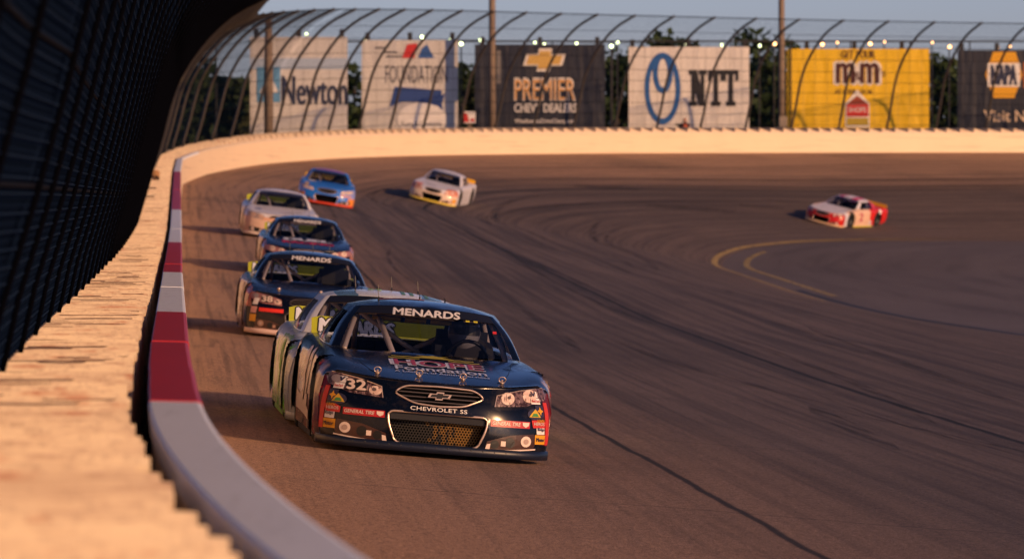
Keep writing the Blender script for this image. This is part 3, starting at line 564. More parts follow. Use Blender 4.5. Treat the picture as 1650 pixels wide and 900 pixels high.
RI = [[(.8, 2.42, .2), (.5, 2.47, .2), (.3, 2.49, .2), (0, 2.5, .2)], [(.8, 2.45, .32), (.5, 2.5, .32), (.3, 2.52, .32), (0, 2.53, .32)], [(.8, 2.47, .55), (.5, 2.52, .55), (.3, 2.54, .55), (0, 2.55, .55)]]
def cage():
    V = []; idx = {}
    def vid(p):
        k = tuple(round(c, 4) for c in p)
        if k not in idx: idx[k] = len(V); V.append(k)
        return idx[k]
    Fc = []
    def q(a, b, c, d):
        for sg in (1, -1):
            ids = [vid((sg * p[0] if p[0] else 0.0, p[1], p[2])) for p in (a, b, c, d)]
            Fc.append(tuple(ids if sg > 0 else ids[::-1]))
    for i in range(len(ST) - 1):
        for k in range(7): q(ST[i][k], ST[i + 1][k], ST[i + 1][k + 1], ST[i][k + 1])
    def face_grid(ring, inner, rev):
        G = [[ring[r]] + inner[r] for r in range(3)] + [ring[3:]]
        for r in range(3):
            for c_ in range(4):
                a = (G[r][c_], G[r][c_ + 1], G[r + 1][c_ + 1], G[r + 1][c_]); q(*(a[::-1] if not rev else a))
    face_grid(ST[0], FI, True); face_grid(ST[-1], RI, False)
    return V, Fc
def subdiv(v, f, lv):
    me = bpy.data.meshes.new('c'); me.from_pydata(v, [], f); o = bpy.data.objects.new('c', me); col.objects.link(o)
    md = o.modifiers.new('s', 'SUBSURF'); md.levels = lv; md.render_levels = lv
    dg = bpy.context.evaluated_depsgraph_get(); dg.update(); r = bpy.data.meshes.new_from_object(o.evaluated_get(dg)); bpy.data.objects.remove(o); return r
def in_poly(x, z, P):
    r = False
    for i in range(len(P)):
        (x0, z0), (x1, z1) = P[i - 1], P[i]
        if (z0 > z) != (z1 > z) and x < (x1 - x0) * (z - z0) / (z1 - z0) + x0: r = not r
    return r
def near_poly(x, z, P):
    b = None
    for i in range(len(P)):
        a = Vector(P[i - 1]); c_ = Vector(P[i]); d = c_ - a; t = max(0, min(1, (Vector((x, z)) - a).dot(d) / max(d.length_squared, 1e-9))); q = a + d * t
        if b is None or (q - Vector((x, z))).length < (b - Vector((x, z))).length: b = q
    return b
def rounded(P, r, n=5):
    out = []
    for i in range(len(P)):
        p = Vector(P[i]); a = (Vector(P[i - 1]) - p); b = (Vector(P[(i + 1) % len(P)]) - p); ra = min(r, a.length * .45); rb = min(r, b.length * .45); a = p + a.normalized() * ra; b = p + b.normalized() * rb
        for k in range(n + 1):
            t = k / n; out.append(tuple((1 - t) ** 2 * a + 2 * t * (1 - t) * p + t * t * b))
    return out
LOWG = rounded([(-.405, .352), (.405, .352), (.40, .26), (.335, .095), (-.335, .095), (-.40, .26)], .06)
UPG = rounded([(-.375, .50), (-.28, .562), (0, .572), (.28, .562), (.375, .50), (.20, .425), (0, .412), (-.20, .425)], .05)
AX = ((-1.42, .345), (1.37, .345)); RW = .385
full = subdiv(*cage(), 3)
BV = BVHTree.FromPolygons([v.co.copy() for v in full.vertices], [tuple(p.vertices) for p in full.polygons])
def make_body():
    bm = bmesh.new(); bm.from_mesh(full)
    def inside(c_):
        if abs(c_.x) > .55:
            for ya, za in AX:
                if (c_.y - ya) ** 2 + (c_.z - za) ** 2 < RW ** 2 and c_.z < .74: return 1
        if c_.y < -2.2 and in_poly(c_.x, c_.z, LOWG): return 2
        if c_.y < -2.2 and in_poly(c_.x, c_.z, UPG): return 3
        if c_.z > .74 and -.86 < c_.y < 1.42 and abs(c_.x) < .70 + (.03 if c_.y > -.4 else 0): return 4
        return 0
    dead = [fc for fc in bm.faces if all(inside(v.co) for v in fc.verts)]
    bmesh.ops.delete(bm, geom=dead, context='FACES')
    for v in bm.verts:
        k = inside(v.co)
        if not v.is_boundary: continue
        if k == 1 or (k == 0 and abs(v.co.x) > .55):
            for ya, za in AX:
                d = Vector((v.co.y - ya, v.co.z - za))
                if .2 < d.length < RW + .001 and v.co.z < .76 and v.co.z > .09: d = d.normalized() * RW; v.co.y = ya + d.x; v.co.z = za + d.y
        if k in (2, 3):
            q = near_poly(v.co.x, v.co.z, LOWG if k == 2 else UPG); v.co.x, v.co.z = q.x, q.y
    me = bpy.data.meshes.new('body'); bm.to_mesh(me); bm.free(); me.polygons.foreach_set('use_smooth', [True] * len(me.polygons)); return me
ME_body = make_body()
def cast(o, d, bv=None):
    h, nn, _, _ = (bv or BV).ray_cast(Vector(o), Vector(d)); return h, nn
FRONT = ((0, -5, 0), (1, 0, 0), (0, 0, 1), (0, 1, 0)); TOP = ((0, 0, 4), (1, 0, 0), (0, 1, 0), (0, 0, -1))
SIDE_L = ((-4, 0, 0), (0, -1, 0), (0, 0, 1), (1, 0, 0)); SIDE_R = ((4, 0, 0), (0, 1, 0), (0, 0, 1), (-1, 0, 0))
def CORN(sg, a=48): c_, s_ = math.cos(R(a)), math.sin(R(a)); return ((sg * (.75 + 3 * s_), -2.15 - 3 * c_, 0), (c_, sg * s_, 0), (0, 0, 1), (-sg * s_, c_, 0))
def project(v2, f2, fr, off=.004, bv=None, fine=.07):
    bm = bmesh.new(); vs = [bm.verts.new((q[0], q[1], q[2] if len(q) > 2 else 0)) for q in v2]
    for q in f2:
        try: bm.faces.new([vs[i] for i in q])
        except ValueError: pass
    bmesh.ops.triangulate(bm, faces=bm.faces[:])
    for _ in range(4):
        e = [x for x in bm.edges if x.calc_length() > fine]
        if not e: break
        bmesh.ops.subdivide_edges(bm, edges=e, cuts=1); bmesh.ops.triangulate(bm, faces=[x for x in bm.faces if len(x.verts) > 3])
    o, a, b, d = (Vector(q) for q in fr); V = []; last = Vector((0, 0, 0))
    ok = []
    for v in bm.verts:
        h, nn = cast(o + a * v.co.x + b * v.co.y, d, bv)
        if h is None: ok.append(False); V.append(last.copy()); continue
        if nn.dot(d) > 0: nn = -nn
        last = h + nn * (off + v.co.z); V.append(last); ok.append(True)
    bm.verts.index_update(); Fq = [tuple(v.index for v in q.verts) for q in bm.faces if all(ok[v.index] for v in q.verts)]; bm.free()
    return V, Fq
def decal(name, v2, f2, fr, m, parent, off=.004, bv=None, fine=.07):
    v, f = project(v2, f2, fr, off, bv, fine); return mesh_obj(name, v, f, m, parent, False)
def poly_decal(name, poly, fr, m, parent, off=.004, bv=None): return decal(name, poly, [tuple(range(len(poly)))], fr, m, parent, off, bv)
def text_decal(s, cx, cz, wd, ht, fr, m, parent, off=.006, bold=.012, bv=None, rot=0.0, **k):
    v, f = text2d(s, wd, ht, bold, **k); cr, sr = math.cos(rot), math.sin(rot)
    return decal('lettering', [(a * cr - b * sr + cx, a * sr + b * cr + cz, l_) for a, b, l_ in v], f, fr, m, parent, off, bv, .12)
def rq(x0, z0, x1, z1): return [(x0, z0), (x1, z0), (x1, z1), (x0, z1)]
# greenhouse: two rings (belt line and roof line); the panels between them
BELT = [(0, -.97, .792), (.40, -.90, .792), (.735, -.66, .79), (.81, -.50, .79), (.835, .2, .80), (.82, .95, .815), (.74, 1.35, .845), (.67, 1.50, .855), (.35, 1.62, .86), (0, 1.65, .86)]
TOPR = [(0, -.20, 1.163), (.30, -.165, 1.158), (.545, -.06, 1.136), (.605, .03, 1.123), (.635, .38, 1.136), (.61, .80, 1.126), (.55, 1.0, 1.116), (.50, 1.05, 1.113), (.28, 1.14, 1.123), (0, 1.17, 1.126)]
def ring_eval(Rg, k):                                             # k: 0..9 float
    i = min(int(k), 8); t = k - i; P = np.array(Rg); a, b = P[i], P[i + 1]
    p0 = P[i - 1] if i else P[1] * (-1, 1, 1); p3 = P[i + 2] if i < 8 else P[8] * (-1, 1, 1)
    return .5 * (2 * a + (b - p0) * t + (2 * p0 - 5 * a + 4 * b - p3) * t * t + (3 * a - p0 - 3 * b + p3) * t ** 3)
def cab_pt(k, t, off=0.0):
    sg = 1 if k >= 0 else -1; a, b = ring_eval(BELT, abs(k)), ring_eval(TOPR, abs(k)); p = a + (b - a) * t; bulge = .030 * math.sin(math.pi * t)
    o = np.array([p[0], p[1] - .35 * 0 - .3, 0]); L = math.hypot(*o[:2]) or 1; p = p + np.array([o[0] / L, o[1] / L, .25]) * (bulge + off); p[0] *= sg; return p
def cab_panel(k0, k1, t0, t1, nk, nt_, off=0.0):
    v = [tuple(cab_pt(k0 + (k1 - k0) * i / nk, t0 + (t1 - t0) * j / nt_, off)) for i in range(nk + 1) for j in range(nt_ + 1)]
    f = [(i * (nt_ + 1) + j, (i + 1) * (nt_ + 1) + j, (i + 1) * (nt_ + 1) + j + 1, i * (nt_ + 1) + j + 1) for i in range(nk) for j in range(nt_)]
    return v, f
def roof_panel():
    v = []; f = []; nk, nr = 36, 6; ks = [9 - 18 * i / nk for i in range(nk + 1)]
    def tp(k): p = ring_eval(TOPR, abs(k)); p = p.copy(); p[0] *= (1 if k >= 0 else -1); return p
    ks = list(np.linspace(-9, 9, nk + 1)); c_ = np.array([0, .45, 1.0])
    for k in ks:
        p = tp(k)
        for j in range(nr + 1):
            t = j / nr; q = p + (np.array([0, .45, p[2]]) - p) * t; q[2] = p[2] + (1.215 - p[2]) * (1 - (1 - t) ** 2.4); v.append(tuple(q))
    for i in range(nk):
        for j in range(nr): f.append((i * (nr + 1) + j, (i + 1) * (nr + 1) + j, (i + 1) * (nr + 1) + j + 1, i * (nr + 1) + j + 1))
    return v, f
def weld_mesh(parts, name):
    mb = MB()
    for v, f in parts: mb.add(v, f)
    me = bpy.data.meshes.new(name); me.from_pydata(mb.v, [], mb.f); bm = bmesh.new(); bm.from_mesh(me); bmesh.ops.remove_doubles(bm, verts=bm.verts[:], dist=.0015); bmesh.ops.recalc_face_normals(bm, faces=bm.faces[:])
    bm.to_mesh(me); bm.free(); me.polygons.foreach_set('use_smooth', [True] * len(me.polygons)); me.set_sharp_from_angle(angle=R(50)); return me
WS = (-1.98, 1.98)
ME_roof = weld_mesh([roof_panel()] + [cab_panel(s_ * 1.98, s_ * 3.1, 0, 1, 6, 8) for s_ in (1, -1)] + [cab_panel(s_ * 4.95, s_ * 7.1, 0, 1, 10, 8) for s_ in (1, -1)]
    + [cab_panel(s_ * 3.1, s_ * 4.95, .86, 1, 8, 2) for s_ in (1, -1)] + [cab_panel(-1.98, 1.98, .985, 1, 16, 1), cab_panel(7.1, 9, .93, 1, 8, 1), cab_panel(-7.1, -9, .93, 1, 8, 1)] + [cab_panel(s_ * 3.1, s_ * 4.95, 0, .03, 8, 1) for s_ in (1, -1)], 'roof')
ME_wind = weld_mesh([cab_panel(-1.99, 1.99, .0, .985, 24, 10, -.006)], 'windshield')
ME_rear = weld_mesh([cab_panel(7.1, 9, .0, .93, 8, 6, -.006), cab_panel(-7.1, -9, .0, .93, 8, 6, -.006)], 'rear_window')
ME_side = [weld_mesh([cab_panel(s_ * 3.75, s_ * 4.95, .03, .86, 8, 6, -.008)], 'side_window') for s_ in (-1, 1)]
ME_band = weld_mesh([cab_panel(-1.97, 1.97, .80, .985, 24, 2, .002)], 'windshield_banner')
BV_wind = BVHTree.FromPolygons([v.co.copy() for v in ME_wind.vertices], [tuple(p.vertices) for p in ME_wind.polygons])
BV_roof = BVHTree.FromPolygons([v.co.copy() for v in ME_roof.vertices], [tuple(p.vertices) for p in ME_roof.polygons])
def lip(y_off, z0, z1):                                           # front splitter: slab following the nose in plan
    xs_ = np.linspace(-.95, .95, 25); mb = MB(); v = []
    for x in xs_:
        h, nn = cast((x * .985, -5, .13), (0, 1, 0)); y = (h.y if h else -2.1) - y_off
        v += [(x, y, z0), (x, y - .008, (z0 + z1) / 2), (x, y, z1), (x, y + .30, z1), (x, y + .30, z0)]
    f = [(i * 5 + k, (i + 1) * 5 + k, (i + 1) * 5 + (k + 1) % 5, i * 5 + (k + 1) % 5) for i in range(24) for k in range(5)] + [(0, 1, 2, 3, 4), tuple(range(124, 119, -1))]
    return mb.add(v, f)
M_matte = mat('recess_black', (.004, .004, .005), .95, spec=.05); M_black = mat('trim_black', (.008, .008, .009), .45); M_dark = mat('interior_dark', (.012, .014, .02), .75); M_tyre = noisy('tyre_black', (.012, .012, .012), (.025, .023, .022), 9, .85); M_rim = mat('steel_wheel', (.03, .03, .032), .4, .5)
M_cage = mat('roll_cage_paint', (.78, .60, .42), .45); M_chrome = mat('bright_trim', (.72, .56, .46), .28, .6); M_yelp = mat('spoiler_yellow_green', (.40, .44, .022), .35, coat=.4); M_white = mat('vinyl_white', (.78, .76, .74), .45); M_pad = mat('roll_bar_pad_yellow', (.52, .30, .03), .7)
def glass(name, tint):
    M_glass = bpy.data.materials.new(name); M_glass.use_nodes = True; n_ = M_glass.node_tree; n_.nodes.clear()
    _o = n_.nodes.new('ShaderNodeOutputMaterial'); _m = n_.nodes.new('ShaderNodeMixShader'); _t = n_.nodes.new('ShaderNodeBsdfTransparent'); _g = n_.nodes.new('ShaderNodeBsdfGlossy'); _f = n_.nodes.new('ShaderNodeLayerWeight'); _p = n_.nodes.new('ShaderNodeMath'); _p.operation = 'POWER'; _q = n_.nodes.new('ShaderNodeMath'); _q.operation = 'MULTIPLY_ADD'
    _t.inputs[0].default_value = (*tint, 1); _g.inputs['Roughness'].default_value = .03; _f.inputs[0].default_value = .5; _p.inputs[1].default_value = 4.0; _q.inputs[1].default_value = .45; _q.inputs[2].default_value = .035; n_.links.new(_f.outputs[1], _p.inputs[0]); n_.links.new(_p.outputs[0], _q.inputs[0])
    n_.links.new(_q.outputs[0], _m.inputs[0]); n_.links.new(_t.outputs[0], _m.inputs[1]); n_.links.new(_g.outputs[0], _m.inputs[2]); n_.links.new(_m.outputs[0], _o.inputs[0])
    return M_glass
M_glass = glass('clear_windshield', (.50, .54, .68)); M_glassr = glass('tinted_rear_glass', (.17, .20, .29))
def paint(name, base, zones=(), rough=.22, coat=.25, flake=0.0, streak=None):
    """gloss paint; zones = (xmin,xmax,ymin,ymax,zmin,zmax,colour) in the car's own space (x taken on both sides), a wavy livery edge"""
    coat = min(coat, .14); m = mat(name, base, rough, flake, coat, spec=.2); n = N(m); ob = n.coord('Object'); x, y, z = n.sep(ob); ax = n.math('ABSOLUTE', x)
    wob = n.math('MULTIPLY', n.math('SUBTRACT', n.noise(ob, 3.0, 2), .5), .10); c = base
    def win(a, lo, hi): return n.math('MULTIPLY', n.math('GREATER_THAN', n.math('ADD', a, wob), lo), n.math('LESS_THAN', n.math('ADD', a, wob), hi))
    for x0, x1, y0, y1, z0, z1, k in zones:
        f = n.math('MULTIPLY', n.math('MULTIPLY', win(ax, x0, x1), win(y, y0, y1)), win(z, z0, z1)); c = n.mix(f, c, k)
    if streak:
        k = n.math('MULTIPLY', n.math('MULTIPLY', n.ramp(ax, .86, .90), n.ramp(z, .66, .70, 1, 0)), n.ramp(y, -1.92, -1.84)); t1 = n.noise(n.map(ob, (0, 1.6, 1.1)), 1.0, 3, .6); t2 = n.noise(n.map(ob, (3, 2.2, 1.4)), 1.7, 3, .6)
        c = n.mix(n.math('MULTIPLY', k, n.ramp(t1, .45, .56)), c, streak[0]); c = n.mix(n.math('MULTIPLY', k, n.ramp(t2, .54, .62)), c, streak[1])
    dirt = n.ramp(n.noise(n.map(ob, (4, 1.2, 5)), 1.0, 5, .7), .5, .8, 0, .30)
    c = n.mix(dirt, c, (.10, .075, .058)); n.set(n.b.inputs['Base Color'], c); n.set(n.b.inputs['Roughness'], n.math('ADD', rough, n.math('MULTIPLY', dirt, .8)))
    return m
def wheel_parts(root):
    for y, z in AX:
        for sg in (-1, 1):
            t = MB().lathe([(-.14, .23), (-.145, .31), (-.125, .340), (-.06, .3455), (.06, .3455), (.125, .340), (.145, .31), (.14, .23)], (0, 0, 0), 'X', 32).build('wheel', M_tyre, root, True); t.location = (sg * .80, y, .345)
            r = MB().lathe([(sg * .13, .235), (sg * .11, .22), (sg * .06, .18), (sg * .09, .08), (sg * .11, .05), (sg * .11, 0)], (0, 0, 0), 'X', 20).build('rim', M_rim, t, True)
def base_car(label, cfg, full_detail=False):
    root = tag(empty('stock_car'), label, 'race car', 'stock cars racing along the wall')
    P = cfg['paint']; tm = lambda k, d: cfg.get(k, d)
    body = link('body', ME_body, P, root); roof = link('roof', ME_roof, tm('roof', P), root)
    ws = link('windshield', ME_wind, M_glass, root); link('rear_window', ME_rear, M_glassr, root)
    for me in ME_side: link('side_window', me, M_glass, root)
    band = link('windshield_banner', ME_band, tm('band', M_black), ws)
    if cfg.get('banner'): text_decal('MENARDS', 0, 1.108, .57, .054, FRONT, M_white, band, .008, .055, BV_wind, shear=.12)
    # underbody, cabin tub, dash, seat, cage
    ch = MB(); ch.box(-.60, .60, -2.15, -.78, .10, .56); ch.box(-.62, .62, .98, 2.3, .16, .62); ch.box(-.88, .88, -.95, .92, .10, .28); ch.box(-.5, .5, -2.3, -2.15, .08, .55); ch.build('chassis', M_dark, root)
    MB().prism([(-.72, .28), (.72, .28), (.72, .77), (-.72, .77)], -.62, -.5).build('dashboard', M_dark, root)
    st = MB(); st.box(.16, .62, .12, .62, .30, .50); st.box(.17, .61, .55, .68, .45, .98); st.box(.14, .20, .25, .66, .45, .85); st.box(.58, .64, .25, .66, .45, .85); st.box(.24, .54, .58, .70, .98, 1.10); st.build('seat', M_dark, root)
    cg = MB()
    for sg in (-1, 1):
        cg.tube([(sg * .70, -.55, .72), (sg * .66, -.42, .86), (sg * .57, -.02, 1.088), (sg * .56, .15, 1.108)], .024, 8); cg.tube([(sg * .56, .15, 1.108), (sg * .55, .62, 1.108), (sg * .62, .70, .9), (sg * .70, .72, .3)], .024, 8)
        cg.tube([(sg * .52, .66, 1.088), (sg * .5, 1.25, .72)], .022, 8)
    cg.tube([(-.57, -.02, 1.088), (.57, -.02, 1.088)], .022, 8); cg.tube([(-.55, .62, 1.108), (.55, .62, 1.108)], .022, 8); cg.tube([(-.40, .03, 1.088), (-.26, -.50, .74)], .026, 8); cg.tube([(.50, .66, 1.06), (-.45, .70, .55)], .024, 8); cg.tube([(-.52, .60, 1.078), (-.1, .66, .82), (.3, .70, .62)], .022, 8)
    cg.build('roll_cage', M_cage, root, True)
    wheel_parts(root)
    # nose: grille recesses, splitter
    for nm, poly, dep in (('lower_grille', LOWG, .16), ('upper_grille', UPG, .05)):
        rim = []; back = []
        for x, z in poly:
            h, nn = cast((x, -5, z), (0, 1, 0)); rim.append((x, h.y + .001, z)); back.append((x * .97, h.y + dep, z))
        nn_ = len(poly); mb = MB().add(rim + back, [(i, (i + 1) % nn_, nn_ + (i + 1) % nn_, nn_ + i) for i in range(nn_)] + [tuple(range(nn_, 2 * nn_))]); gr = mb.build(nm, M_matte, root)
        MB().tube([(x, y - .004, z) for x, y, z in rim], .0095 if nm == 'lower_grille' else .008, 6, True).build('grille_frame', tm('trim', M_chrome), gr, True)
        if nm == 'lower_grille':
            if full_detail:
                for dark in (True, False):  # same mesh coloured twice: left cells as if shaded, right cells as if sunlit
                    hx = MB(); r = .0145; y0_ = cast((0, -5, .2), (0, 1, 0))[0].y
                    for row in range(12):
                        for c_ in range(34):
                            x = -.40 + c_ * .0243 + (row % 2) * .012; z = .115 + row * .021
                            if (x + .22 * math.sin(91.7 * c_ + 37.3 * row) * .6 - (.285 - z) * .3 < .03) != dark or z > .285 or not in_poly(x, z, [(a * .95, (b - .22) * .93 + .22) for a, b in LOWG]): continue
                            h, nn = cast((x, -5, z), (0, 1, 0)); y = h.y + .13; o6 = [(x + r * .97 * math.cos(R(60 * q + 30)), z + r * .97 * math.sin(R(60 * q + 30))) for q in range(6)]; i6 = [(x + r * .66 * math.cos(R(60 * q + 30)), z + r * .66 * math.sin(R(60 * q + 30))) for q in range(6)]
                            hx.add([(a, y, b) for a, b in o6 + i6] + [(a, y + .02, b) for a, b in i6], [(q, (q + 1) % 6, 6 + (q + 1) % 6, 6 + q) for q in range(6)] + [(6 + q, 6 + (q + 1) % 6, 12 + (q + 1) % 6, 12 + q) for q in range(6)])
                    hx.tube([(-.30 if dark else .04, y0_ + .135, .10), (.02 if dark else .33, y0_ + .135, .10)], .004, 4); hx.build('honeycomb_screen', mat('honeycomb_shaded', (.012, .010, .008), .6) if dark else mat('honeycomb_sunlit', (.22, .115, .022), .5, .3), gr)
                y0 = cast((0, -5, .3), (0, 1, 0))[0].y
                MB().box(-.385, .385, y0 + .06, y0 + .10, .285, .345).build('cross_bar', M_black, gr)
        else:
            bars = MB()
            for z in (.445, .478, .511, .54):
                xm = max([abs(x) for x in np.linspace(0, .37, 60) if in_poly(x, z, UPG)] + [.1]) - .012; pts = []
                for x in np.linspace(-xm, xm, 15): h, nn = cast((x, -5, z), (0, 1, 0)); pts.append((x, h.y + .018, z))
                bars.tube(pts, .0045, 5)
            bars.build('grille_bar', mat('grille_bar_grey', (.10, .09, .10), .4), gr)
    sp = lip(.035, .035, .105).build('splitter', tm('split', P), root, True)
    if full_detail:
        rv = MB()
        for x in np.linspace(-.86, .86, 19):
            h, nn = cast((x, -5, .13), (0, 1, 0)); rv.lathe([(-.006, 0), (-.004, .005), (.004, .007)], (x, h.y - .04, .082 + .003 * math.sin(9 * x)), 'Y', 7)
        rv.build('rivet', M_rim, sp)
    # rear spoiler
    mb = MB(); zz = [(-.81, .79), (-.82, .95), (-.74, .972), (.74, .972), (.82, .95), (.81, .79)]; mb.prism(zz, 2.40, 2.43); spo = mb.build('spoiler', tm('spoiler', M_yelp), root)
    br = MB()
    for x in (-.6, 0, .6): br.prism([(x - .01, .82), (x + .01, .82), (x + .01, .94), (x - .01, .94)], 2.43, 2.55)
    br.build('spoiler_brace', M_black, spo)
    if cfg.get('spo_text'):
        v, f = text2d('MENARDS', .66, .115, .06); k_ = [(.012 * math.cos(q), .012 * math.sin(q)) for q in np.linspace(0, 6.28, 9)[:-1]]; mb = MB()
        for q, (a_, b_) in enumerate(k_): mb.add([(x - .41 + a_, 2.397 - .0002 * q - l_ * .1, z + .895 + b_) for x, z, l_ in v], f)
        mb.build('lettering', M_black, spo); mesh_obj('lettering', [(a - .41, 2.392 - l_, b + .895) for a, b, l_ in v], f, mat('letter_pale_blue', (.62, .68, .82), .5), spo)
    for x, y, L in ((-.38, .25, .13), (.0, .62, .05), (.22, .62, .04)) if full_detail else ((-.3, .3, .13), (.05, .5, .13), (.30, .5, .12)):
        h, nn = cast((x, y, 3), (0, 0, -1), BV_roof); ant = MB(); ant.tube([(x, y, h.z - .005), (x, y, h.z + .03)], .007, 6); ant.tube([(x, y, h.z + .03), (x - .012, y + .01, h.z + L)], .0028, 5); ant.build('antenna', M_black, root)
    # side skirts
    for sg in (-1, 1): MB().box(sg * .93 - .008, sg * .93 + .008, -.98, .98, .03, .15).build('side_skirt', tm('skirt', P), root)
    return root, body
def lensmat(name, a, b, c_):
    m = mat(name, a, .3); n = N(m); ob = n.coord('Object'); f = n.noise(ob, 26, 3, .6); g = n.noise(n.map(ob, (60, 1, 22)), 1.0, 3, .6)
    c = n.mix(n.ramp(f, .48, .56), a, b); c = n.mix(n.ramp(g, .56, .64), c, c_); n.set(n.b.inputs['Base Color'], c); return m
M_lens = lensmat('lens_mottled', (.74, .58, .50), (.62, .45, .38), (.16, .09, .08)); M_lamp = lensmat('lamp_interior', (.035, .016, .018), (.16, .10, .11), (.34, .24, .23))
def headlamp(root, sg, base, cfg, num=None):
    hp = [(.455, .445), (.47, .535), (.66, .585), (.86, .615), (.905, .60), (.885, .52), (.72, .462)]
    o = poly_decal('headlight', [(sg * x, z) for x, z in hp], FRONT, base, root, .004)
    cr = cfg.get('lens', M_lens); dk = M_black
    if num:
        poly_decal('lens', [(sg * x, z) for x, z in rq(.585, .48, .745, .572)], FRONT, M_black, o, .0065); text_decal(num, sg * .665, .527, .145, .078, FRONT, cfg.get('num', mat('number_cream', (.74, .60, .52), .4)), o, .010, .05); poly_decal('lens', [(sg * x, z) for x, z in ellipse(.515, .497, .052, .036, 14)], FRONT, cr, o, .0068); poly_decal('lens', [(sg * x, z) for x, z in ellipse(.525, .503, .018, .014, 10)], FRONT, cfg.get('lens2', mat('lens_grey', (.12, .09, .09), .3)), o, .0095)
        poly_decal('lens', [(sg * x, z) for x, z in ellipse(.82, .562, .04, .032, 12)], FRONT, cfg.get('lens2', mat('lens_grey', (.30, .26, .27), .3)), o, .007)
    else:
        for cx, cz, r in ((.56, .515, .050), (.745, .545, .052)):
            poly_decal('lens', [(sg * x, z) for x, z in ellipse(cx, cz, r * 1.15, r, 16)], FRONT, cr, o, .007); poly_decal('lens', [(sg * x, z) for x, z in ellipse(cx + .010, cz + .008, r * .30, r * .26, 10)], FRONT, cfg.get('lens2', mat('lens_grey', (.10, .07, .07), .3)), o, .010)
    return o
def fog(root, sg, base, bright):
    o = poly_decal('fog_lamp_panel', [(sg * x, z) for x, z in [(.395, .095), (.41, .165), (.60, .225), (.80, .245), (.835, .20), (.80, .12)]], FRONT, base, root, .004)
    poly_decal('lamp_trim', [(sg * x, z) for x, z in [(.385, .088), (.395, .098), (.60, .108), (.82, .128), (.82, .118), (.60, .096)]], FRONT, bright, o, .007)
    for cx, cz, r, m in ((.735, .182, .044, bright), (.735, .182, .022, mat('lens_smoke', (.42, .31, .27), .3)), (.60, .165, .042, M_black), (.475, .145, .036, M_black)): poly_decal('lens', [(sg * x, z) for x, z in ellipse(cx, cz, r, r, 14)], FRONT, m, o, .007 if r != .022 else .010)
    poly_decal('lens', [(sg * x, z) for x, z in rq(.525, .135, .565, .175)], FRONT, bright, o, .0085); poly_decal('lens', [(sg * x, z) for x, z in [(.398, .10), (.41, .145), (.44, .15), (.435, .105)]], FRONT, bright, o, .0085)
    return o
# placing: yaw from the wall direction, roll and pitch from the track under the car
def place(root, px, py, yaw=0.0, roll=0.0, d0=20, d1=285, front=True):
    p = hit(px, py, d0, d1); s, u = inv(p.x, p.y); t = at_s(tan_, s); hdg = math.atan2(-t[0], t[1]) + R(yaw)      # local +y (rear) runs away along the wall
    fw = Vector((-math.sin(hdg), math.cos(hdg), 0)); rt = Vector((math.cos(hdg), math.sin(hdg), 0)); c0 = p + fw * 2.45
    g_ = lambda v: ground_at(v.x, v.y)
    dzl = (g_(c0 + rt * .8) - g_(c0 - rt * .8)) / 1.6; dzf = (g_(c0 + fw * 1.4) - g_(c0 - fw * 1.4)) / 2.8
    rt2 = Vector((rt.x, rt.y, dzl - math.tan(R(roll)))).normalized(); f2 = Vector((fw.x, fw.y, dzf)); f2 = (f2 - rt2 * f2.dot(rt2)).normalized(); up = rt2.cross(f2)
    Mx = Matrix((rt2, f2, up)).transposed().to_4x4(); zc = max(g_(c0), np.mean([g_(c0 + rt * a_ * .8 + fw * b_ * 1.4) for a_ in (-1, 1) for b_ in (-1, 1)])); Mx.translation = Vector((c0.x, c0.y, zc + .006)); root.matrix_world = Mx; return p

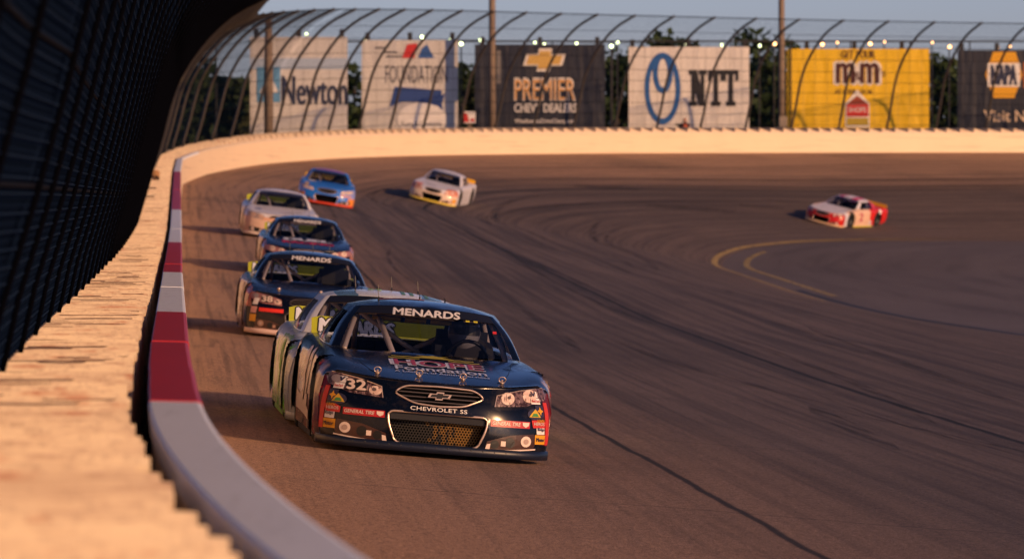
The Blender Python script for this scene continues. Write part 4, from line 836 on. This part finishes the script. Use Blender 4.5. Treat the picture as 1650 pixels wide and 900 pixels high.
# ---- lead car
NAVYP = (.0022, .0045, .013)
P1 = paint('navy_gloss_paint', NAVYP, ((.86, 2, -3, 3, .16, .58, (.12, .008, .012)),), .16, streak=((.50, .36, .26), (.22, .02, .02)))
c1 = dict(paint=P1, banner=True, spo_text=True, split=mat('splitter_navy', (.006, .011, .028), .4), skirt=M_black)
lead, body = base_car('dark navy stock car in front with number 32 headlight and charity lettering on its hood', c1, True)
hl = M_lamp; headlamp(lead, -1, hl, c1, '32'); headlamp(lead, 1, hl, c1)
cream = mat('decal_cream', (.76, .62, .54), .4); redd = mat('decal_red', (.46, .012, .018), .4); foil = mat('fog_brown', (.05, .018, .014), .35)
hp = [(.455, .445), (.47, .535), (.66, .585), (.86, .615)]
for sg in (-1, 1):
    fg = fog(lead, sg, foil, cream)
    st = poly_decal('sticker', [(a_ + sg * .595, b_) for a_, b_ in rq(-.165, .288, .165, .342)], FRONT, redd, lead, .005)
    text_decal('GENERAL TIRE', sg * .595 - .035, .316, .235, .028, FRONT, cream, st, .009, .02, shear=.2); poly_decal('emblem', [(sg * .595 + .128 + a_, .316 + b_) for a_, b_ in [(-.028, .018), (.028, .018), (.026, -.006), (0, -.022), (-.026, -.006)]], FRONT, cream, st, .009)
    lo = MB()
    pts = [cast((sg * x, -5, z), (0, 1, 0))[0] for x, z in [(.455, .445), (.47, .535), (.56, .56), (.66, .585), (.76, .60), (.86, .615)]]; lo.tube([tuple(p + Vector((0, -.006, .001))) for p in pts], .004, 5); lo.build('headlight_trim', M_chrome, lead)
    # contingency stickers round the corner
    K = CORN(sg, 42); gold = cm('sticker_gold', (.62, .38, .03)); rd = cm('sticker_red', (.55, .03, .025)); dk = cm('sticker_navy', (.02, .02, .06)); grn = cm('sticker_green', (.05, .25, .06)); orr = cm('sticker_amber', (.72, .33, .012))
    specs = [(-.045, .05, .535, .585, M_white, None, None), (-.06, .05, .485, .53, M_white, 'RaceTech', rd), (-.085, .015, .385, .475, dk, 'SUN', orr), (-.085, .03, .325, .38, M_black, 'LUNCH', orr), (-.085, .03, .245, .32, M_white, 'Ridge', dk), (-.095, .05, .165, .24, orr, 'Motor', dk)]
    for x0, x1, z0, z1, m, s_, tm_ in specs:
        x0, x1 = (x0, x1) if sg < 0 else (-x1, -x0)
        k = poly_decal('sticker', rq(x0, z0, x1, z1), K, m, lead, .005)
        if s_ == 'SUN': poly_decal('emblem', [((x0 + x1) / 2 + a_, .43 + b_) for a_, b_ in [(-.04, 0), (-.012, .012), (0, .035), (.012, .012), (.04, 0), (.012, -.012), (0, -.035), (-.012, -.012)]], K, orr, k, .009)
        elif s_: text_decal(s_, (x0 + x1) / 2, (z0 + z1) / 2, (x1 - x0) * .8, (z1 - z0) * .42, K, tm_, k, .010, .02)
        else: poly_decal('emblem', [((x0 + x1) / 2 + a_, .56 + b_) for a_, b_ in [(-.03, .02), (.0, -.02), (.03, .02), (.012, .02), (0, 0), (-.012, .02)]], K, dk, k, .009)
    poly_decal('sticker', rq(*((-.10, .16, -.155, .50) if sg < 0 else (.10, .16, .155, .50))), K, rd, lead, .0045)
    k = poly_decal('sticker', [(sg * (.80 + .065 * a_), .405 + .055 * b_) for a_, b_ in ellipse(0, 0, 1, .8, 16)], FRONT, dk, lead, .006); poly_decal('emblem', [(sg * .80 + .05 * a_, .405 + .05 * b_) for a_, b_ in [(-1, -.5), (1, -.5), (.7, .0), (0, .8), (-.7, .0)]], FRONT, gold, k, .009); poly_decal('emblem', [(sg * .80 + .03 * a_, .405 + .05 * b_) for a_, b_ in [(-1, -.4), (1, -.4), (.5, .1), (-.5, .1)]], FRONT, grn, k, .0115)
    k = poly_decal('sticker', [(sg * .838 + a_, .325 + b_) for a_, b_ in [(-.065, .03), (.02, .036), (.06, .018), (.055, -.028), (-.05, -.03)]], FRONT, rd, lead, .007); text_decal('HEROS', sg * .838, .328, .09, .025, FRONT, cream, k, .0105, .01)
# brand badge and lettering on the nose
g0 = cast((0, -5, .50), (0, 1, 0))[0].y
bd = MB().prism([(a_ * .098, .497 + b_ * .080) for a_, b_ in BOWTIE], g0 - .008, g0 + .02).build('badge', M_chrome, lead); MB().prism([(a_ * .078, .497 + b_ * .054) for a_, b_ in BOWTIE], g0 - .011, g0 - .008).build('badge_fill', M_black, bd)
text_decal('CHEVROLET SS', .0, .386, .46, .030, FRONT, M_white, lead, .006, .012, spacing=1.05)
# hood graphics
blu = mat('hood_pale', (.62, .66, .80), .35); hr = mat('hood_rose', (.42, .05, .08), .35); hy = mat('hood_yellow', (.50, .42, .03), .35)
def hood(s_, cy_, wd, ht, m, b, off=.006, cx=.0): return text_decal(s_, cx, cy_, wd, ht, TOP, m, lead, off, b)
def serif(s_, cx, cy_, wd, ht, m, b, off): return text_decal(s_, cx, cy_, wd, ht, TOP, m, lead, off, b)
hood('HOPE', -1.54, .75, .31, blu, .045, .005, .03); hood('HOPE', -1.54, .73, .285, hr, .008, .008, .04)
hood('Foundation', -1.84, .75, .20, blu, .012, .006, .04); hood('A Lifespan of Autism Services', -2.03, .78, .10, blu, .0, .006, .04)
for q, (x0, x1, y0) in enumerate(((-.36, -.10, -1.30), (-.33, -.06, -1.20), (.14, .40, -1.30), (.12, .36, -1.20))):
    poly_decal('hood_graphic', [(x0, y0), (x0 + .08, y0 - .03), ((x0 + x1) / 2, y0), (x1 - .08, y0 - .03), (x1, y0), (x1, y0 + .04), (x1 - .08, y0 + .012), ((x0 + x1) / 2, y0 + .04), (x0 + .08, y0 + .01), (x0, y0 + .04)], TOP, hy, lead, .005)
poly_decal('hood_graphic', [(-.10, -1.22), (.16, -1.22), (.20, -1.17), (.10, -1.12), (.16, -1.03), (.07, -1.06), (.03, -.99), (-.02, -1.06), (-.12, -1.03), (-.06, -1.12), (-.14, -1.17)], TOP, hy, lead, .005)
for x in (-.50, -.16, .20, .52):
    h, nn = cast((x, -2.17, 3), (0, 0, -1)); pn = MB(); pn.lathe([(0, 0), (0, .022), (.006, .02), (.012, .01), (.03, .008), (.032, 0)], (h.x, h.y, h.z - .001), 'Z', 10); pn.tube([(h.x + .03 * math.cos(q), h.y - .02, h.z + .03 + .022 * math.sin(q)) for q in np.linspace(0, 6.28, 11)[:-1]], .004, 5, True); pn.build('hood_pin', M_chrome, lead, True)
# hood seam lines
for sg in (-1, 1):
    pts = [cast((sg * x, y, 3), (0, 0, -1))[0] + Vector((0, 0, .001)) for x, y in ((.70, -.95), (.66, -1.3), (.61, -1.7), (.55, -2.05), (.48, -2.2))]; MB().tube([tuple(p) for p in pts], .0035, 5).build('hood_edge', M_black, lead)
# roof number panel and small roof lamps
poly_decal('roof_panel', [(-.37, .28), (.02, .28), (.02, .72), (-.37, .72)], TOP, cm('roof_rose', (.45, .12, .16)), lead, .004, BV_roof); poly_decal('roof_panel', [(-.33, .32), (-.02, .32), (-.02, .69), (-.33, .69)], TOP, M_white, lead, .007, BV_roof)
for x in (.33, .40): poly_decal('tell_tale', rq(x, 1.062, x + .035, 1.075), FRONT, mat('tag_yellow', (.62, .55, .03), .5), lead, .012, BV_wind)
poly_decal('tell_tale', rq(.565, .985, .60, 1.005), FRONT, mat('tag_red', (.6, .03, .03), .5), lead, .008, BV_wind)
# padding along the windscreen header, inside
pd = MB(); 
for a_, b_ in ((-.44, -.20), (-.16, .02), (.06, .24)): pd.tube([(a_, -.05, 1.045), (b_, -.05, 1.045)], .020, 8)
pd.build('header_padding', M_pad, lead, True)
MB().lathe([(-.02, .0), (-.018, .05), (.02, .06)], (.30, -.06, 1.03), 'Y', 12).build('mirror', M_black, lead, True)
# side number and bands (both doors)
for fr in (SIDE_L, SIDE_R):
    text_decal('32', -.0, .50, .95, .46, fr, cream, lead, .006, .05); 
    poly_decal('side_band', [(-.95, .20), (.9, .16), (.9, .24), (-.2, .30), (-.95, .36)], fr, cream, lead, .005)
# ---- driver of the lead car
def person(label, joints, radii, edges, m, loc_parent=None):
    me = bpy.data.meshes.new('person'); me.from_pydata(joints, edges, []); o = bpy.data.objects.new('person', me); col.objects.link(o)
    sk = o.modifiers.new('skin', 'SKIN'); ss_ = o.modifiers.new('sub', 'SUBSURF'); ss_.levels = ss_.render_levels = 2
    for i, r in enumerate(radii): me.skin_vertices[0].data[i].radius = (r, r)
    me.skin_vertices[0].data[0].use_root = True
    dg = bpy.context.evaluated_depsgraph_get(); dg.update(); m2 = bpy.data.meshes.new_from_object(o.evaluated_get(dg)); bpy.data.objects.remove(o)
    m2.polygons.foreach_set('use_smooth', [True] * len(m2.polygons)); m2.materials.clear(); r = link('person', m2, m); tag(r, label, 'person'); return r
suit = mat('driver_suit', (.010, .010, .016), .9)
J = [(.39, .40, .52), (.39, .42, .66), (.39, .43, .82), (.39, .42, .93), (.39, .40, 1.03), (.19, .40, .83), (.16, .18, .68), (.26, -.08, .76), (.59, .40, .83), (.62, .18, .68), (.52, -.08, .76), (.27, .22, .50), (.25, -.2, .55), (.26, -.5, .38), (.51, .22, .50), (.53, -.2, .55), (.52, -.5, .38)]
E = [(0, 1), (1, 2), (2, 3), (3, 4), (2, 5), (5, 6), (6, 7), (2, 8), (8, 9), (9, 10), (0, 11), (11, 12), (12, 13), (0, 14), (14, 15), (15, 16)]
drv = person('driver in dark suit and grey helmet gripping the wheel inside the lead car', J, [.14, .14, .15, .07, .09, .085, .055, .045, .085, .055, .045, .10, .075, .055, .10, .075, .055], E, suit)
hm = MB(); hm.lathe([(-.17, .07), (-.12, .125), (-.02, .145), (.06, .13), (.12, .085), (.145, 0)], (.39, .40, .985), 'Z', 20); hm.build('helmet', mat('helmet_grey', (.20, .20, .23), .25, coat=.5), drv, True)
vz = MB(); vv = [(.39 + .149 * math.sin(q), .40 - .149 * math.cos(q), z) for q in np.linspace(-1.1, 1.1, 11) for z in (.95, 1.03)]; vz.add(vv, [(2 * i, 2 * i + 2, 2 * i + 3, 2 * i + 1) for i in range(10)]); vz.build('visor', M_black, drv)
swh = MB().tube([(.39 + .17 * math.cos(q), -.12 - .05 * math.sin(q), .75 + .16 * math.sin(q)) for q in np.linspace(0, 6.28, 21)[:-1]], .016, 8, True); swh.tube([(.39, -.1, .75), (.39, -.5, .66)], .02, 6); swh.tube([(.23, -.12, .75), (.55, -.12, .75)], .012, 6); swh.build('steering_wheel', M_black, lead, True)
pL = place(lead, 700, 739, 1.6, 0.3, 40, 52)
drv.matrix_world = lead.matrix_world.copy()

# ---- second car, mostly hidden behind the lead car
P2 = paint('white_green_paint', (.72, .74, .74), ((.80, 2, -3, .6, .02, .74, (.30, .50, .10)), (.80, 2, -3, 3, .02, .36, (.18, .56, .04)), (.3, .5, -.5, 1.2, 1.0, 2, (.10, .20, .26)), (0, 2, -3, -1.0, .0, 1, (.5, .52, .5))), .25, streak=((.70, .66, .44), (.24, .70, .03)))
c2 = dict(paint=P2, banner=False, spo_text=True, skirt=mat('lime_skirt', (.22, .5, .04), .4))
car2, _ = base_car('white roofed stock car with lime green flashes running right behind the lead car', c2)
for fr in (SIDE_L, SIDE_R): text_decal('9', .1, .46, .42, .46, fr, cm('lime', (.25, .55, .06)), car2, .006, .05)
for x in (.12, .20, .34): poly_decal('roof_panel', rq(x, .0, x + .035, 1.0), TOP, cm('roof_stripe', (.10, .26, .24)), car2, .004, BV_roof)
text_decal('M', -.12, .3, .10, .16, TOP, cm('lime', (.25, .55, .06)), car2, .008, .06, BV_roof)
place(car2, 634, 699, 1.0, 0.2, 48, 60)
# ---- third: navy car 38
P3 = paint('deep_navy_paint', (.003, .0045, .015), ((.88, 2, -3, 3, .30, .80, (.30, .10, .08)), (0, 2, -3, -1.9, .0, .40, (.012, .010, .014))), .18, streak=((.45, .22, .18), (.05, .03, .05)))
c3 = dict(paint=P3, banner=True, spo_text=True, split=mat('splitter_pale', (.66, .48, .42), .5), trim=mat('trim_dim', (.10, .09, .10), .4, .4))
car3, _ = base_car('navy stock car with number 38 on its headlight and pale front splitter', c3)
h3 = mat('headlight_pink', (.30, .14, .14), .3); headlamp(car3, -1, h3, c3, '38'); headlamp(car3, 1, h3, c3)
for sg in (-1, 1):
    poly_decal('sticker', [(a_ + sg * .60, b_) for a_, b_ in rq(-.17, .35, .17, .40)], FRONT, cm('glow_red', (.75, .03, .02)), car3, .006); fog(car3, sg, foil, mat('fog_tan', (.34, .20, .15), .4))
    K = CORN(sg, 42); poly_decal('sticker', rq(-.08, .2, .05, .30), K, orr, car3, .005); poly_decal('sticker', rq(-.08, .32, .04, .41), K, cm('sticker_pink', (.6, .3, .26)), car3, .005); poly_decal('sticker', rq(-.07, .44, .03, .53), K, M_white, car3, .005)
text_decal('38', 0, .48, .8, .42, SIDE_L, cream, car3, .006, .05)
for x in (-.5, .1, .5): h, nn = cast((x, -1.95, 3), (0, 0, -1)); MB().lathe([(0, 0), (0, .03), (.03, .02), (.034, 0)], (h.x, h.y, h.z), 'Z', 8).build('hood_pin', M_chrome, car3, True)
place(car3, 502, 549, 1.2, 0.3, 70, 100)
# ---- fourth: navy car with pale and crimson hood lettering
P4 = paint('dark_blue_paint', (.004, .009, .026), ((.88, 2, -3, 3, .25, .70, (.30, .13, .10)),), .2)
c4 = dict(paint=P4, banner=True, spo_text=True)
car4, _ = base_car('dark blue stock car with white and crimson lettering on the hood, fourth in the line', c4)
headlamp(car4, -1, h3, c4); headlamp(car4, 1, h3, c4)
text_decal('DUEL', 0, -1.30, .95, .34, TOP, blu, car4, .006, .06); text_decal('RACING', 0, -1.72, 1.05, .26, TOP, cm('crimson', (.45, .02, .10)), car4, .006, .05)
place(car4, 494, 448, 0.8, 0.5, 100, 130)
# ---- fifth: white car
P5 = paint('pearl_white_paint', (.62, .60, .62), ((0, 2, -3, -1.9, .12, .50, (.66, .46, .34)), (.8, 2, -3, 3, .1, .5, (.5, .30, .24))), .3, .5)
c5 = dict(paint=P5, banner=False, split=mat('splitter_white', (.7, .58, .5), .5), band=mat('band_navy', (.02, .03, .08), .4), lens=mat('lens_warm', (.6, .4, .3), .4))
car5, _ = base_car('white stock car with dark grille beside the red and white wall, fifth in the line', c5)
h5 = mat('headlight_grey', (.34, .26, .24), .3); headlamp(car5, -1, h5, c5); headlamp(car5, 1, h5, c5); [fog(car5, sg, M_black, cream) for sg in (-1, 1)]
poly_decal('emblem', ellipse(-.62, -1.75, .10, .10, 14), TOP, cm('ink_blue', (.03, .10, .32)), car5, .006); poly_decal('hood_graphic', [(-.1, -2.1), (.35, -1.85), (.55, -1.7), (.5, -1.8), (.2, -2.0)], TOP, M_black, car5, .006)
poly_decal('sticker', rq(-.5, .43, .5, .50), FRONT, mat('peach', (.66, .36, .22), .5), car5, .005)
place(car5, 452, 385, 1.2, 2.0, 125, 185)
# ---- sixth: bright blue car
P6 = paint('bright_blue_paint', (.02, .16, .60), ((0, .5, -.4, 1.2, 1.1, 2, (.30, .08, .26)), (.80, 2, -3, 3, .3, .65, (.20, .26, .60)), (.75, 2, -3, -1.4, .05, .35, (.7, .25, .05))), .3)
c6 = dict(paint=P6, banner=False, split=mat('splitter_flame', (.6, .05, .02), .5), spoiler=mat('spoiler_gold', (.7, .42, .03), .5), band=mat('band_blue', (.015, .05, .18), .4))
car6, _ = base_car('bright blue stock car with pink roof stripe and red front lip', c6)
h6 = mat('headlight_amber', (.42, .36, .40), .3); headlamp(car6, -1, h6, c6); headlamp(car6, 1, h6, c6); [fog(car6, sg, M_black, cm('fog_rose', (.6, .36, .36))) for sg in (-1, 1)]
poly_decal('sticker', ellipse(-.72, .66 - .02, .07, .05, 12), FRONT, gold, car6, .006); poly_decal('hood_graphic', ellipse(-.55, -1.15, .14, .16, 14), TOP, M_white, car6, .006); poly_decal('sticker', rq(.48, .375, .85, .43), FRONT, cm('sticker_pink', (.6, .3, .26)), car6, .005)
place(car6, 524, 331, -1.0, 3.0, 150, 215)
# ---- seventh: silver car with yellow lip
P7 = paint('silver_white_paint', (.60, .60, .66), ((.5, 2, -3, -1.95, .40, .66, (.66, .26, .18)), (0, 2, -3, -2.0, .10, .44, (.68, .54, .42))), .3, .5)
c7 = dict(paint=P7, banner=False, split=mat('splitter_yellow', (.75, .58, .08), .5), spoiler=mat('spoiler_amber', (.75, .40, .01), .5), band=mat('band_slate', (.03, .05, .13), .4))
car7, _ = base_car('silver white stock car with yellow front lip alone in the upper lane', c7)
h7 = mat('headlight_rose', (.50, .16, .11), .3); headlamp(car7, -1, h7, c7); headlamp(car7, 1, h7, c7); [fog(car7, sg, mat('fog_dim', (.2, .09, .06), .4), cream) for sg in (-1, 1)]
poly_decal('hood_graphic', [(-.62, -1.62), (-.3, -1.98), (.0, -2.08), (.0, -2.0), (-.3, -1.90)], TOP, M_black, car7, .006); poly_decal('sticker', rq(-.04, .17, .14, .32), CORN(1, 42), orr, car7, .005)
place(car7, 694, 327, -4.0, 4.0, 175, 245)
# ---- eighth: red and white car far to the right
P8 = paint('white_red_paint', (.60, .58, .64), ((0, 2, -3, -2.02, .10, .575, (.52, .015, .012)), (.75, 2, -1.75, .55, .10, .82, (.74, .50, .36)), (.60, 2, .75, 3, .10, 1.4, (.55, .02, .02)), (0, 2, .55, 3, .3, .95, (.6, .02, .02)), (.2, .45, -.4, 1.0, 1.1, 2, (.55, .04, .12))), .3, .5)
c8 = dict(paint=P8, banner=False, split=mat('splitter_peach', (.74, .50, .28), .5), spoiler=mat('spoiler_ochre', (.65, .40, .03), .5), skirt=mat('skirt_yellow', (.75, .62, .01), .5), band=mat('band_ink', (.02, .03, .08), .4))
car8, _ = base_car('red and white stock car with yellow side skirt alone at the right', c8)
h8 = mat('headlight_wine', (.26, .02, .03), .3); headlamp(car8, -1, h8, c8); headlamp(car8, 1, h8, c8); [fog(car8, sg, mat('fog_wine', (.25, .03, .02), .4), cream) for sg in (-1, 1)]
text_decal('2', -.35, .48, .3, .34, SIDE_R, cm('crimson', (.45, .02, .10)), car8, .006, .05); poly_decal('sticker', ellipse(1.55, .70, .14, .10, 14), SIDE_R, M_white, car8, .006)
place(car8, 1322, 361, 3.0, 2.0, 200, 275)

# ---- photographer standing behind the far wall
pp = pix(1104, 207, 272.5); s_, u_ = inv(pp.x, pp.y); zb = ground_board(pp.y, pp.x)
hz = pix(1104, 191, 272.5).z - zb
J = [(0, 0, hz * .56), (0, 0, hz * .68), (0, 0, hz * .80), (0, -.02, hz * .88), (0, -.04, hz * .955), (-.2, 0, hz * .80), (-.26, -.12, hz * .66), (-.14, -.32, hz * .78), (.2, 0, hz * .80), (.25, -.14, hz * .66), (.02, -.34, hz * .78), (-.1, 0, hz * .5), (-.11, 0, hz * .27), (-.11, .02, .03), (.1, 0, hz * .5), (.11, 0, hz * .27), (.11, .02, .03)]
ph = person('photographer in orange red vest aiming a camera over the far wall below the white board', J, [.15, .15, .16, .06, .10, .085, .055, .045, .085, .055, .045, .10, .075, .055, .10, .075, .055], E, mat('photographer_clothes', (.10, .05, .05), .8))
ph.location = (pp.x, pp.y, zb); ph.rotation_euler = (0, 0, R(-35))
ve = MB(); ve.lathe([(hz * .56, .19), (hz * .70, .20), (hz * .80, .20), (hz * .835, .11)], (0, 0, 0), 'Z', 14); ve.build('vest', mat('vest_orange', (.75, .16, .06), .7), ph, True)
hd_ = MB(); hd_.lathe([(hz * .955 - .13, .05), (hz * .955 - .08, .09), (hz * .955, .105), (hz * .955 + .07, .085), (hz * .955 + .11, 0)], (0, -.04, 0), 'Z', 14); hd_.build('head', mat('skin', (.42, .24, .17), .6), ph, True)
cmr = MB(); cmr.box(-.14, .06, -.44, -.34, hz * .80 - .06, hz * .80 + .06); cmr.lathe([(-.72, .06), (-.44, .05)], (-.04, 0, hz * .80), 'Y', 12); o = cmr.build('camera', M_black); tag(o, 'black long lens camera held up by the photographer behind the far wall', 'camera'); o.location = ph.location; o.rotation_euler = ph.rotation_euler
